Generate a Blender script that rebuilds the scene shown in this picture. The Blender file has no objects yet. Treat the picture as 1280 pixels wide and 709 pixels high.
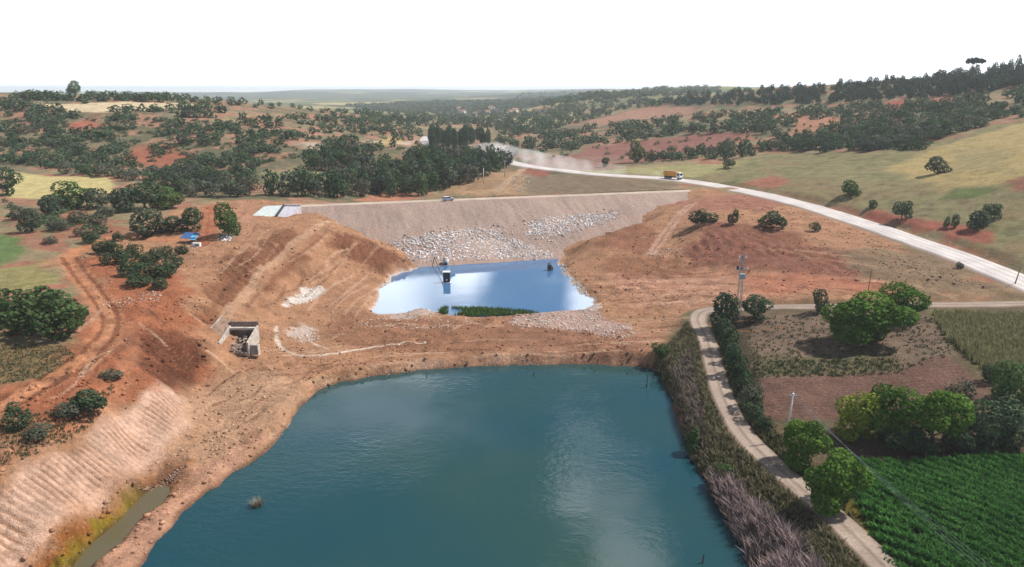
import bpy, bmesh, math, random
import numpy as np

R = math.radians
random.seed(7)
RNG = np.random.default_rng(11)
SC = bpy.context.scene
COL = SC.collection

# ------------------------------------------------------------------ camera, sky, sun, exposure
CAM_Z = 58.0
FPX = 914.0
PITCH = R(14.9)
cam_d = bpy.data.cameras.new("camera")
cam = bpy.data.objects.new("camera", cam_d)
COL.objects.link(cam)
cam.location = (0, 0, CAM_Z)
cam.rotation_euler = (R(90) - PITCH, 0, 0)
cam_d.sensor_width = 36.0
cam_d.lens = 36.0 * FPX / 1280.0
cam_d.clip_start = 0.5
cam_d.clip_end = 60000
SC.camera = cam

SUN_AZ = (0.90, 0.28)          # horizontal direction towards the sun
SUN_EL = R(50)
SC.view_settings.view_transform = 'Standard'
SC.view_settings.look = 'None'
SC.view_settings.exposure = 0.36
SC.view_settings.gamma = 1
SC.view_settings.use_curve_mapping = False
SC.cycles.use_denoising = True
SC.cycles.max_bounces = 6
SC.cycles.diffuse_bounces = 2
SC.cycles.glossy_bounces = 2
SC.cycles.transmission_bounces = 2
SC.cycles.volume_bounces = 2
SC.cycles.transparent_max_bounces = 4
SC.cycles.caustics_reflective = False
SC.cycles.caustics_refractive = False

W = bpy.data.worlds.new("World")
SC.world = W
W.use_nodes = True
nt = W.node_tree
nt.nodes.clear()
def wn(t, **k):
    n = nt.nodes.new(t)
    for a, v in k.items():
        setattr(n, a, v)
    return n
w_out = wn('ShaderNodeOutputWorld')
w_bg = wn('ShaderNodeBackground')
w_bg.inputs['Strength'].default_value = 0.065
w_sky = wn('ShaderNodeTexSky', sky_type='NISHITA', sun_disc=False)
w_sky.sun_elevation = SUN_EL
w_sky.sun_rotation = math.atan2(SUN_AZ[0], SUN_AZ[1])
w_sky.air_density = 1.0
w_sky.dust_density = 1.0
w_tc = wn('ShaderNodeTexCoord')
w_sep = wn('ShaderNodeSeparateXYZ')
nt.links.new(w_tc.outputs['Generated'], w_sep.inputs[0])
w_z = wn('ShaderNodeMath', operation='MAXIMUM')
w_z.inputs[1].default_value = 0.0
nt.links.new(w_sep.outputs['Z'], w_z.inputs[0])
w_za = wn('ShaderNodeMath', operation='ADD')
w_za.inputs[1].default_value = 0.16
nt.links.new(w_z.outputs[0], w_za.inputs[0])
w_div = wn('ShaderNodeVectorMath', operation='DIVIDE')
w_cmb = wn('ShaderNodeCombineXYZ')
nt.links.new(w_za.outputs[0], w_cmb.inputs[0])
nt.links.new(w_za.outputs[0], w_cmb.inputs[1])
w_cmb.inputs[2].default_value = 1.0
nt.links.new(w_tc.outputs['Generated'], w_div.inputs[0])
nt.links.new(w_cmb.outputs[0], w_div.inputs[1])
w_off = wn('ShaderNodeVectorMath', operation='ADD')
w_off.inputs[1].default_value = (3.1, 1.7, 0.0)
nt.links.new(w_div.outputs[0], w_off.inputs[0])
w_noise = wn('ShaderNodeTexNoise')
w_noise.inputs['Scale'].default_value = 1.5
w_noise.inputs['Detail'].default_value = 6.0
w_noise.inputs['Roughness'].default_value = 0.55
nt.links.new(w_off.outputs[0], w_noise.inputs['Vector'])
w_ramp = wn('ShaderNodeMapRange', interpolation_type='SMOOTHSTEP')
w_ramp.inputs['From Min'].default_value = 0.50
w_ramp.inputs['From Max'].default_value = 0.72
nt.links.new(w_noise.outputs['Fac'], w_ramp.inputs['Value'])
w_veil = wn('ShaderNodeMapRange', interpolation_type='SMOOTHSTEP')
w_veil.inputs['From Min'].default_value = 0.10
w_veil.inputs['From Max'].default_value = 0.265
w_veil.inputs['To Min'].default_value = 0.97
w_veil.inputs['To Max'].default_value = 0.0
nt.links.new(w_sep.outputs['Z'], w_veil.inputs['Value'])
w_max = wn('ShaderNodeMath', operation='MAXIMUM')
nt.links.new(w_ramp.outputs[0], w_max.inputs[0])
nt.links.new(w_veil.outputs[0], w_max.inputs[1])
w_mix = wn('ShaderNodeMix', data_type='RGBA')
nt.links.new(w_max.outputs[0], w_mix.inputs['Factor'])
w_mix.inputs[7].default_value = (16.5, 17.4, 18.8, 1)
w_last = w_mix
nt.links.new(w_sky.outputs[0], w_mix.inputs[6])
def w_cloud(d, r0, r1):
    dv = wn('ShaderNodeVectorMath', operation='SUBTRACT'); nt.links.new(w_tc.outputs['Generated'], dv.inputs[0]); dv.inputs[1].default_value = d
    ds_ = wn('ShaderNodeVectorMath', operation='MULTIPLY'); nt.links.new(dv.outputs[0], ds_.inputs[0]); ds_.inputs[1].default_value = (1.7, 1.0, 1.0)
    ln = wn('ShaderNodeVectorMath', operation='LENGTH'); nt.links.new(ds_.outputs[0], ln.inputs[0])
    nz = wn('ShaderNodeTexNoise'); nz.inputs['Scale'].default_value = 16.0; nz.inputs['Detail'].default_value = 4.0; nt.links.new(w_tc.outputs['Generated'], nz.inputs['Vector'])
    ad = wn('ShaderNodeMath', operation='MULTIPLY_ADD'); nt.links.new(nz.outputs['Fac'], ad.inputs[0]); ad.inputs[1].default_value = r1; nt.links.new(ln.outputs['Value'], ad.inputs[2])
    mr = wn('ShaderNodeMapRange', interpolation_type='SMOOTHSTEP'); mr.inputs['From Min'].default_value = r1 * 1.45; mr.inputs['From Max'].default_value = r0 + r1 * .5
    nt.links.new(ad.outputs[0], mr.inputs['Value']); return mr.outputs[0]
for d, r0, r1 in (((0.145, 0.800, 0.582), .02, .12), ((0.085, 0.860, 0.500), .01, .085), ((-0.17, 0.95, 0.25), .03, .17), ((-0.06, 0.97, 0.225), .02, .08), ((0.10, 0.955, 0.28), .01, .07)):
    nm = wn('ShaderNodeMix', data_type='RGBA')
    nt.links.new(w_cloud(d, r0, r1), nm.inputs['Factor']); nt.links.new(w_last.outputs[2], nm.inputs[6]); nm.inputs[7].default_value = (46, 47, 49, 1) if d[2] < .4 else (34, 35, 37, 1); w_last = nm
nt.links.new(w_last.outputs[2], w_bg.inputs['Color'])
nt.links.new(w_bg.outputs[0], w_out.inputs['Surface'])

sun_d = bpy.data.lights.new("sun", 'SUN')
sun_d.energy = 5.0
sun_d.angle = R(2.5)
sun_d.color = (1.0, 0.965, 0.91)
sun = bpy.data.objects.new("sun", sun_d)
COL.objects.link(sun)
from mathutils import Vector, Matrix
_hl = math.hypot(*SUN_AZ)
sv = Vector((SUN_AZ[0] / _hl * math.cos(SUN_EL), SUN_AZ[1] / _hl * math.cos(SUN_EL), math.sin(SUN_EL)))
sun.rotation_euler = sv.to_track_quat('Z', 'Y').to_euler()
sun.location = (150, 100, 200)

# ------------------------------------------------------------------ pixel <-> world survey helpers (used to measure positions only)
CP, SP = math.cos(PITCH), math.sin(PITCH)
def ray(px, py):
    a = (px - 640.0) / FPX
    b = (354.5 - py) / FPX
    return np.array((a, CP + b * SP, -SP + b * CP))
def at_z(px, py, z):
    d = ray(px, py)
    t = (z - CAM_Z) / d[2]
    return np.array((0, 0, CAM_Z)) + d * t
def depth_of(p):
    return p[1] * CP - (p[2] - CAM_Z) * SP
def to_px(p):
    dp = p[1] * CP - (p[2] - CAM_Z) * SP
    up = p[1] * SP + (p[2] - CAM_Z) * CP
    return 640 + FPX * p[0] / dp, 354.5 - FPX * up / dp

def lin(c, k=1.6):
    o = []
    for v in c:
        v = v / 255.0
        v = v / 12.92 if v <= 0.04045 else ((v + 0.055) / 1.055) ** 2.4
        o.append(v / k)
    return np.array(o)

# ------------------------------------------------------------------ numpy noise
def _h(ix, iy, seed):
    n = (ix.astype(np.int64) * 374761393 + iy.astype(np.int64) * 668265263 + seed * 974634533) & 0x7fffffff
    n = ((n ^ (n >> 13)) * 1274126177) & 0x7fffffff
    n = n ^ (n >> 16)
    return (n & 0xffff) / 65535.0
def vnoise(x, y, seed=0):
    ix = np.floor(x); iy = np.floor(y)
    fx = x - ix; fy = y - iy
    fx = fx * fx * fx * (fx * (fx * 6 - 15) + 10); fy = fy * fy * fy * (fy * (fy * 6 - 15) + 10)
    a = _h(ix, iy, seed); b = _h(ix + 1, iy, seed); c = _h(ix, iy + 1, seed); d = _h(ix + 1, iy + 1, seed)
    return (a + (b - a) * fx) * (1 - fy) + (c + (d - c) * fx) * fy - 0.5
def fbm(x, y, scale, octs=4, seed=0, rough=0.5):
    s = np.zeros_like(x, dtype=float); a = 1.0; f = 1.0 / scale; tot = 0
    for o in range(octs):
        ca, sa = math.cos(0.6 * o), math.sin(0.6 * o)
        s += a * vnoise((x * ca - y * sa) * f + 17.3 * o, (x * sa + y * ca) * f - 9.1 * o, seed + o * 7)
        tot += a; a *= rough; f *= 2.03
    return s / tot * 2
def sstep(a, b, x):
    t = np.clip((x - a) / (b - a), 0, 1)
    return t * t * (3 - 2 * t)

def poly_sd(poly, x, y, margin=30.0):
    """signed distance to polygon (negative inside), computed near it; large elsewhere"""
    poly = np.asarray(poly, float)
    out = np.full(x.shape, 1e3)
    sel = (x > poly[:, 0].min() - margin) & (x < poly[:, 0].max() + margin) & (y > poly[:, 1].min() - margin) & (y < poly[:, 1].max() + margin)
    if not sel.any():
        return out
    X = x[sel]; Y = y[sel]
    d2 = np.full(X.shape, 1e18); ins = np.zeros(X.shape, bool)
    n = len(poly)
    for i in range(n):
        ax, ay = poly[i]; bx, by = poly[(i + 1) % n]
        ex, ey = bx - ax, by - ay
        L = ex * ex + ey * ey + 1e-12
        t = np.clip(((X - ax) * ex + (Y - ay) * ey) / L, 0, 1)
        d2 = np.minimum(d2, (X - ax - t * ex) ** 2 + (Y - ay - t * ey) ** 2)
        if ay != by:
            c = ((ay > Y) != (by > Y)) & (X < (bx - ax) * (Y - ay) / (by - ay) + ax)
            ins ^= c
    d = np.sqrt(d2)
    out[sel] = np.where(ins, -d, d)
    return out
def line_sd(pts, x, y, margin=25.0):
    """distance to a polyline and the interpolated vertex index along it"""
    pts = np.asarray(pts, float)
    out = np.full(x.shape, 1e3); par = np.zeros(x.shape)
    sel = (x > pts[:, 0].min() - margin) & (x < pts[:, 0].max() + margin) & (y > pts[:, 1].min() - margin) & (y < pts[:, 1].max() + margin)
    if not sel.any():
        return out, par
    X = x[sel]; Y = y[sel]
    d2 = np.full(X.shape, 1e18); pp = np.zeros(X.shape)
    for i in range(len(pts) - 1):
        ax, ay = pts[i, :2]; bx, by = pts[i + 1, :2]
        ex, ey = bx - ax, by - ay
        t = np.clip(((X - ax) * ex + (Y - ay) * ey) / (ex * ex + ey * ey + 1e-12), 0, 1)
        q = (X - ax - t * ex) ** 2 + (Y - ay - t * ey) ** 2
        m = q < d2
        d2[m] = q[m]; pp[m] = i + t[m]
    out[sel] = np.sqrt(d2); par[sel] = pp
    return out, par
def smooth_line(pts, step):
    """Catmull-Rom through pts (any dimension), resampled about every step metres"""
    p = np.asarray(pts, float)
    p = np.vstack([2 * p[0] - p[1], p, 2 * p[-1] - p[-2]])
    out = []
    for i in range(1, len(p) - 2):
        n = max(2, int(np.linalg.norm(p[i + 1, :2] - p[i, :2]) / step))
        for k in range(n):
            t = k / n
            out.append(0.5 * ((2 * p[i]) + (-p[i - 1] + p[i + 1]) * t + (2 * p[i - 1] - 5 * p[i] + 4 * p[i + 1] - p[i + 2]) * t * t + (-p[i - 1] + 3 * p[i] - 3 * p[i + 1] + p[i + 2]) * t ** 3))
    out.append(p[-2])
    return np.array(out)

# ------------------------------------------------------------------ terrain control points: photo position and surveyed height
LAKE_Z, POND_Z, PUD_Z, CREST_Z = 0.0, 0.8, 0.35, 15.5
A = []
def an(*rows):
    for px, py, z in rows:
        p = at_z(px, py, z)
        A.append((p[0], p[1], z))
# lake surroundings and left bank
an((140, 760, 1.2), (95, 850, 1.2), (45, 960, 1.2), (150, 700, 1.2), (200, 640, 1.2), (255, 590, 1.3), (330, 545, 1.6), (60, 712, 1.2), (130, 655, 0.9), (190, 605, 0.8), (235, 570, 1.5),
   (0, 600, 9.0), (60, 560, 9.5), (130, 515, 9.5), (200, 482, 8.0), (20, 690, 2.5), (100, 610, 4.5), (160, 560, 4.0), (230, 520, 2.8), (-80, 700, 6.0),
   (0, 550, 10.5), (60, 505, 11.0), (110, 470, 11.0), (0, 460, 11.5), (-80, 500, 11.5), (50, 425, 12.3), (0, 400, 13.0), (130, 390, 12.2), (160, 430, 10.8),
   (200, 420, 9.6), (200, 460, 7.5), (240, 468, 3.6), (250, 430, 7.0), (240, 400, 9.5), (200, 360, 12.6), (160, 370, 12.6), (100, 340, 13.0), (60, 350, 13.4), (0, 330, 13.2), (0, 280, 14.8),
   (100, 300, 14.4), (170, 300, 14.4), (200, 310, 13.0), (230, 310, 13.2), (280, 290, 15.0), (250, 350, 11.5), (300, 340, 11.0), (330, 300, 13.5))
# flats
an((290, 450, 2.8), (340, 470, 2.3), (290, 500, 2.4), (330, 435, 3.0), (400, 440, 2.0), (380, 370, 3.2), (430, 380, 2.8), (420, 330, 6.0), (450, 350, 3.0), (460, 400, 1.9), (550, 410, 1.9),
   (640, 410, 1.9), (720, 410, 2.0), (450, 440, 2.0), (550, 440, 2.0), (640, 440, 2.0), (740, 440, 2.1), (790, 430, 2.4), (470, 345, 2.2))
# mound with the ramp on it
an((300, 395, 7.4), (340, 345, 9.8), (375, 305, 12.6), (400, 284, 14.6), (345, 375, 5.0), (385, 330, 8.8), (430, 300, 10.6), (470, 315, 6.5), (500, 325, 4.0),
   (360, 275, 15.2), (330, 270, 15.6), (370, 258, 15.7), (340, 250, 15.8), (300, 255, 16.0))
# right side of the basin
an((700, 325, 2.0), (730, 350, 1.9), (760, 330, 3.4), (800, 350, 3.2), (800, 395, 2.6), (760, 300, 7.4), (800, 290, 9.0), (830, 300, 7.5), (840, 275, 11.5), (880, 282, 12.8), (890, 264, 14.6),
   (860, 330, 5.0), (900, 345, 5.2), (880, 370, 4.6), (950, 350, 7.0), (950, 300, 11.5), (960, 275, 14.2), (1000, 290, 13.6), (1050, 320, 11.6), (1050, 350, 9.8), (1150, 350, 10.6),
   (1000, 372, 8.6), (1150, 372, 9.8), (1280, 374, 10.6))
# right fields, track
an((830, 440, 3.0), (850, 480, 2.4), (870, 420, 4.0), (893, 460, 4.0), (905, 500, 3.8), (930, 545, 3.5), (975, 590, 3.5), (1040, 645, 3.6), (1110, 712, 3.8), (900, 590, 1.5), (950, 660, 1.6),
   (870, 393, 4.8), (1000, 400, 7.2), (1100, 400, 8.4), (1200, 400, 9.0), (1300, 400, 9.6), (950, 440, 5.4), (1100, 450, 6.8), (1250, 450, 7.8), (950, 520, 4.4), (1100, 520, 5.2), (1250, 520, 6.0),
   (1050, 590, 4.2), (1150, 600, 4.2), (1300, 600, 4.6), (1200, 700, 3.9), (1400, 640, 4.6), (1400, 430, 9.5))
# gravel road and slope above it
an((1280, 350, 12.4), (1190, 315, 13.2), (1100, 285, 14.1), (1030, 262, 14.9), (960, 243, 15.6), (880, 228, 16.0), (830, 222, 16.0), (750, 218, 15.6), (700, 213, 15.0), (655, 207, 14.2), (1400, 395, 11.5),
   (1280, 300, 17.0), (1200, 275, 18.0), (1130, 258, 18.5), (1060, 240, 19.5), (1000, 225, 19.5), (1170, 210, 25.5), (1100, 210, 23.5), (1280, 220, 29.0), (1280, 180, 36.5), (1290, 150, 42.0), (1200, 172, 33.5), (1100, 192, 26.5), (1000, 195, 22.5),
   (920, 212, 18.0))
# right hills: photo position and distance
def ad(*rows):
    for px, py, dist in rows:
        d = ray(px, py); t = dist / d[1]
        A.append((d[0] * t, dist, CAM_Z + d[2] * t))
ad((1000, 180, 450), (1000, 150, 560), (1000, 125, 700), (1000, 112, 800), (1100, 150, 500), (1100, 122, 630), (1100, 104, 730), (1200, 130, 500), (1200, 102, 620), (1280, 110, 520), (1280, 86, 620), (1400, 80, 640),
   (940, 115, 850), (900, 200, 430), (900, 170, 520), (900, 140, 720), (900, 120, 880), (850, 140, 850), (850, 124, 1000), (800, 200, 450), (800, 160, 700), (800, 132, 1000), (720, 200, 480), (720, 182, 580), (700, 160, 850), (650, 180, 620),
   (800, 117, 1500), (750, 117, 1600), (700, 124, 1550), (720, 145, 1150), (650, 150, 1050))
A += [(420, 1150, 52), (600, 950, 66), (300, 1250, 44), (500, 1500, 46)]
# dam surroundings downstream
an((650, 232, 15.0), (650, 215, 14.4), (700, 228, 15.2), (750, 230, 15.4), (800, 230, 15.6), (620, 225, 14.6), (590, 236, 14.8), (560, 240, 14.6))
A += [(-45, 325, 10.5), (-80, 320, 12.5), (-25, 345, 10.0), (-60, 350, 11.0)]
# left hills
an((0, 232, 17.0), (100, 232, 17.0), (200, 240, 16.6), (300, 220, 17.5), (300, 240, 16.2), (400, 235, 15.6))
ad((0, 200, 400), (0, 150, 480), (0, 124, 570), (100, 180, 430), (100, 140, 510), (100, 122, 620), (200, 200, 400), (200, 160, 480), (200, 135, 580), (200, 122, 680), (300, 180, 430), (300, 150, 550), (300, 130, 720),
   (400, 200, 400), (400, 170, 500), (400, 150, 650), (400, 137, 850), (440, 143, 800), (500, 190, 430), (500, 165, 680), (-120, 180, 430), (-120, 125, 560), (470, 142, 1100))
A += [(-500, 900, 46), (-350, 1000, 36), (-700, 1300, 34), (-200, 1500, 8), (-420, 700, 53)]
# valley and far plain
an((540, 182, 12.5), (560, 170, 10.5), (600, 165, 9.0), (600, 190, 13.0), (560, 152, 8.5), (520, 146, 8.0), (640, 150, 9.0))
for t in (-1.2, -0.7, -0.35, 0, 0.35, 0.7, 1.2):
    A += [(t * 2600, 2600, 4 + 8 * abs(t)), (t * 5000, 5000, 2), (t * 14000, 14000, 0)]
A += [(200, 2000, 22), (420, 2100, 34), (-100, 1900, 4), (0, 1600, 5)]
# out of the picture
A += [(-140, 60, 8), (140, 60, 5), (-90, 40, 4), (90, 40, 4), (-300, 150, 20), (-400, 250, 26), (260, 150, 14), (380, 250, 34), (0, 30, -2), (-30, 30, 0), (40, 30, -1), (-70, 22, 4), (70, 20, 3), (500, 400, 62), (-560, 400, 44)]
A = np.array(A)

# dam geometry in plan
C0 = at_z(366, 258, CREST_Z)[:2]
C1 = at_z(856, 239, CREST_Z)[:2]
dS = (C1 - C0) / np.linalg.norm(C1 - C0)
dW = np.array((dS[1], -dS[0]))
if dW[1] > 0:
    dW = -dW                          # towards the camera = upstream
DAM_L = np.linalg.norm(C1 - C0)
SLOPE_UP, SLOPE_DN, HALF = 3.05, 2.4, 3.2
def dam_z(x, y):
    w = (x - C0[0]) * dW[0] + (y - C0[1]) * dW[1]
    s = (x - C0[0]) * dS[0] + (y - C0[1]) * dS[1]
    z = np.where(w > 0, CREST_Z - np.maximum(w - HALF, 0) / SLOPE_UP, CREST_Z - np.maximum(-w - HALF, 0) / SLOPE_DN)
    return z, s, w
def at_dam(px, py):
    d = ray(px, py)
    ts = np.linspace(150, 420, 2701)
    P = np.array((0, 0, CAM_Z))[None] + d[None] * ts[:, None]
    z, s, w = dam_z(P[:, 0], P[:, 1])
    b = (P[:, 2] < z) & (w < 75)
    if not b.any():
        return at_z(px, py, CREST_Z)
    return P[np.argmax(b)]

_c = 0.035
def _uv(x, y):
    return np.stack([x / y * 1.25, np.log(y)], -1)
AU = _uv(A[:, 0], A[:, 1])
_D = np.sqrt(((AU[:, None] - AU[None]) ** 2).sum(-1) + _c * _c)
_n = len(A)
_M = np.zeros((_n + 3, _n + 3))
_M[:_n, :_n] = _D - np.eye(_n) * 0.004
_M[:_n, _n] = 1; _M[:_n, _n + 1:] = AU
_M[_n, :_n] = 1; _M[_n + 1:, :_n] = AU.T
_wt = np.linalg.solve(_M, np.concatenate([A[:, 2], np.zeros(3)]))
def base_h(x, y):
    u = _uv(x, y)
    out = _wt[_n] + u @ _wt[_n + 1:]
    for i in range(_n):
        out += _wt[i] * np.sqrt((u[:, 0] - AU[i, 0]) ** 2 + (u[:, 1] - AU[i, 1]) ** 2 + _c * _c)
    return out

# ------------------------------------------------------------------ terrain grid
NT = 820
TT = np.linspace(-1.18, 1.18, NT)
rows = [22.0]
while rows[-1] < 14000:
    y = rows[-1]
    f = 0.010 if y < 70 else 0.0031 if y < 330 else 0.0048 if y < 800 else 0.012 if y < 2500 else 0.03
    rows.append(y * (1 + f))
YY = np.array(rows); NR = len(YY)
GX = (TT[None, :] * YY[:, None]).ravel()
GY = np.repeat(YY, NT)
GZ = base_h(GX, GY)
LNY = np.log(YY)
def ground(x, y, Z=None):
    """height of the terrain sheet at plan positions"""
    Z = (GZ if Z is None else Z).reshape(NR, NT)
    x = np.atleast_1d(np.asarray(x, float)); y = np.atleast_1d(np.asarray(y, float))
    r = np.clip(np.interp(np.log(y), LNY, np.arange(NR)), 0, NR - 1.001)
    c = np.clip((x / y - TT[0]) / (TT[1] - TT[0]), 0, NT - 1.001)
    i = r.astype(int); j = c.astype(int); fr = r - i; fc = c - j
    return (Z[i, j] * (1 - fc) + Z[i, j + 1] * fc) * (1 - fr) + (Z[i + 1, j] * (1 - fc) + Z[i + 1, j + 1] * fc) * fr
_YM = np.exp(np.linspace(math.log(24), math.log(13000), 2600))
def hit(px, py):
    """where the sight line through a photo position meets the ground"""
    d = ray(px, py)
    t = _YM / d[1]
    x = d[0] * t; z = CAM_Z + d[2] * t
    g = ground(x, _YM)
    b = np.nonzero(z < g)[0]
    if len(b) == 0:
        return None
    k = b[0]
    if k > 0:
        e0 = z[k - 1] - g[k - 1]; e1 = z[k] - g[k]
        f = e0 / (e0 - e1)
        yy = _YM[k - 1] + f * (_YM[k] - _YM[k - 1])
    else:
        yy = _YM[k]
    x = d[0] / d[1] * yy
    return np.array((x, yy, ground(x, yy)[0]))
def hits(pp):
    return np.array([h for h in (hit(*p) for p in pp) if h is not None])

def shore(poly, z, wob, seed):
    P = np.array([at_z(px, py, z)[:2] for px, py in poly])
    Q = smooth_line(np.vstack([P, P[:1]]), 0.7)[:-1]
    a = np.roll(Q, -1, 0) - np.roll(Q, 1, 0)
    nrm = np.stack([a[:, 1], -a[:, 0]], -1); nrm /= np.linalg.norm(nrm, axis=1)[:, None] + 1e-9
    n = (fbm(Q[:, 0], Q[:, 1], 6.0, 3, seed) + .45 * fbm(Q[:, 0], Q[:, 1], 1.8, 2, seed + 1)) * wob
    return Q + nrm * n[:, None]
LAKE = shore([(60, 1000), (110, 800), (165, 728), (188, 692), (215, 660), (252, 622), (300, 588), (345, 552), (372, 517), (398, 490), (440, 476), (500, 466), (560, 460), (640, 457), (720, 456), (790, 458),
              (820, 464), (835, 492), (848, 522), (860, 562), (878, 598), (903, 640), (926, 680), (950, 740), (975, 850), (1000, 1000)], LAKE_Z, 0.8, 3)
POND = shore([(470, 387), (474, 362), (494, 346), (520, 336), (521, 327), (560, 323), (640, 320), (688, 319), (697, 332), (710, 348), (722, 363), (740, 380), (730, 388),
              (690, 391), (640, 394), (600, 397), (560, 393), (530, 385), (505, 391), (480, 393)], POND_Z, 1.9, 5)
PUDDLE = shore([(78, 722), (110, 688), (148, 650), (183, 618), (208, 611), (194, 634), (152, 672), (112, 708), (100, 730)], PUD_Z, 0.9, 9)

DAM_POLY = np.array([at_dam(*p)[:2] for p in [(372, 263), (400, 268), (440, 286), (490, 303), (520, 328), (560, 335), (640, 332), (688, 330), (700, 312), (740, 300), (775, 284), (800, 270), (835, 255), (858, 243), (856, 235), (640, 240), (372, 254)]])

_Q = np.vstack([DAM_POLY, DAM_POLY[:1]]); _D2 = []
for _a, _b in zip(_Q[:-1], _Q[1:]):
    _m = max(2, int(np.linalg.norm(_b - _a) / 1.5)); _D2 += [_a + (_b - _a) * t for t in np.arange(_m) / _m]
DAM_POLY = np.array(_D2)
_dn = np.stack([fbm(DAM_POLY[:, 0], DAM_POLY[:, 1], 9, 3, 611), fbm(DAM_POLY[:, 0], DAM_POLY[:, 1], 9, 3, 612)], -1)
DAM_POLY = DAM_POLY + _dn * 4.5 * ((dam_z(DAM_POLY[:, 0], DAM_POLY[:, 1])[2] > 6)[:, None])

# ---- relief
SITE_PX = [(-120, 760), (-120, 520), (0, 490), (60, 465), (108, 420), (108, 392), (92, 352), (62, 330), (100, 308), (170, 285), (240, 256), (300, 250), (380, 254), (440, 258), (640, 250), (860, 236), (960, 246),
           (1040, 270), (1160, 318), (1270, 368), (1200, 374), (1000, 378), (900, 378), (862, 392), (832, 430), (815, 465), (640, 470), (440, 490), (380, 540), (300, 610), (200, 720), (160, 800)]
def P2(px_poly):
    return hits(px_poly)[:, :2]
SITE = P2(SITE_PX)
sd_site = poly_sd(SITE, GX, GY)
m_site = sstep(4, -4, sd_site + 3 * fbm(GX, GY, 9, 2, 77))
far = sstep(250, 420, GY)
GZ += far * (fbm(GX, GY, 60, 3, 21) * 2.2 + fbm(GX, GY, 16, 3, 22) * 0.9) * sstep(9000, 2500, GY)
GZ += (1 - far) * (1 - m_site) * fbm(GX, GY, 7, 4, 23) * 0.35
RIB_PX = [(-60, 640), (0, 603), (60, 565), (130, 520), (205, 484), (232, 500), (235, 530), (190, 575), (110, 638), (30, 690), (-60, 740)]
m_rib = sstep(1.5, -1.5, poly_sd(P2(RIB_PX), GX, GY))
rough_ = sstep(-.25, .45, fbm(GX, GY, 20, 3, 28))
ridg = 1 - 2 * np.abs(fbm(GX * .8 + GY * .3, GY - GX * .2, 2.6, 3, 27))
GZ += m_site * (1 - .85 * m_rib) * (fbm(GX, GY, 10, 3, 24) * 0.6 + (.25 + rough_) * (fbm(GX, GY, 3.0, 3, 25) * 0.36 + fbm(GX, GY, 0.9, 2, 26) * 0.18 + .22 * (ridg - .6)))
# far ridges across the plain
for yc, x0, x1, hh, wd, sd_ in ((2300, 250, 1500, 50, 420, 1), (3000, -500, 700, 26, 350, 2), (4200, -200, 1200, 44, 450, 6), (5600, 300, 3800, 68, 700, 3), (6800, -6500, 600, 34, 900, 5), (9800, -3000, 14000, 58, 1200, 4)):
    prof_ = sstep(x0 - 600, x0 + 500, GX) * sstep(x1 + 600, x1 - 500, GX)
    GZ += hh * prof_ * np.exp(-((GY - yc - 300 * fbm(GX, GY, 1500, 2, 500 + sd_)) / wd) ** 2) * np.clip(.72 + .55 * fbm(GX, GY, 700 + yc * .12, 3, 510 + sd_), .1, 1.3) * sstep(1600, 2100, GY)
GZ += sstep(3500, 7000, GY) * (14 * np.maximum(0, fbm(GX, GY, 5200, 3, 33) + 0.35)) * (0.4 + 0.6 * sstep(-1500, 1500, GX))
GROOVE = np.zeros(len(GX))
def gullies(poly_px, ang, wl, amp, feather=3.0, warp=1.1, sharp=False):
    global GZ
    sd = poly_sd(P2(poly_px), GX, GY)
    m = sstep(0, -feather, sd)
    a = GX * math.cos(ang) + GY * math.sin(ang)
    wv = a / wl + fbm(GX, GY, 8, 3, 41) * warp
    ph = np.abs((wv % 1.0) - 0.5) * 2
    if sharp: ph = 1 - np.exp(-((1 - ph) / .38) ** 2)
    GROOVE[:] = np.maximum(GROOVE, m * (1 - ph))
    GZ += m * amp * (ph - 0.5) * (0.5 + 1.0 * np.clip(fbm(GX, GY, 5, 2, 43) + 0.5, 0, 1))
_r0 = at_z(0, 600, 9)[:2]; _r1 = at_z(200, 482, 8)[:2]
RIB_ANG = math.atan2(*(_r1 - _r0)[::-1])
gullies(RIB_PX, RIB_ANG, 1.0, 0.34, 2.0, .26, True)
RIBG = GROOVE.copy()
PLOW_PX = [(945, 472), (1110, 466), (1180, 442), (1236, 482), (1215, 528), (950, 528)]
_q = poly_sd(P2(PLOW_PX), GX, GY)
GZ += sstep(0, -2, _q) * 0.10 * np.sin(GY * 2 * math.pi / 1.1 + fbm(GX, GY, 20, 2, 44) * 2)
# erosion runnels on cut slopes
RUN_PX = [(870, 285), (960, 285), (1060, 320), (1120, 345), (1060, 350), (960, 325), (890, 325), (850, 320)]
gullies(RUN_PX, 0.2, 3.2, 0.5, 5)
gullies([(240, 340), (330, 300), (375, 300), (330, 350), (280, 395), (240, 400)], 0.9, 2.4, 0.4, 3)
gullies([(395, 285), (430, 285), (510, 320), (470, 345), (400, 360), (350, 370)], 0.3, 2.2, 0.45, 3)

# ---- roads and tracks cut into the ground
ROAD_PX = [(1420, 412), (1285, 355), (1190, 318), (1100, 287), (1030, 264), (960, 245), (880, 229), (830, 223), (750, 218), (700, 213), (655, 207), (620, 199), (580, 192), (545, 184), (532, 176), (535, 170)]
TRACK_PX = [(1180, 790), (1108, 709), (1042, 645), (975, 588), (930, 543), (906, 500), (893, 460), (884, 425), (872, 400), (885, 388), (940, 385), (1030, 383), (1150, 381), (1290, 379), (1420, 378)]
def road_line(pxs, step=3.0, sm=9):
    P = hits(pxs)
    L = smooth_line(P[:, :2], step)
    z = ground(L[:, 0], L[:, 1])
    k = np.ones(sm) / sm
    z = np.convolve(np.pad(z, sm // 2, mode='edge'), k, 'valid')[:len(L)]
    return np.column_stack([L, z])
ROAD = road_line(ROAD_PX, 4.0, 11)
TRACK = road_line(TRACK_PX, 1.5, 11)
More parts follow.
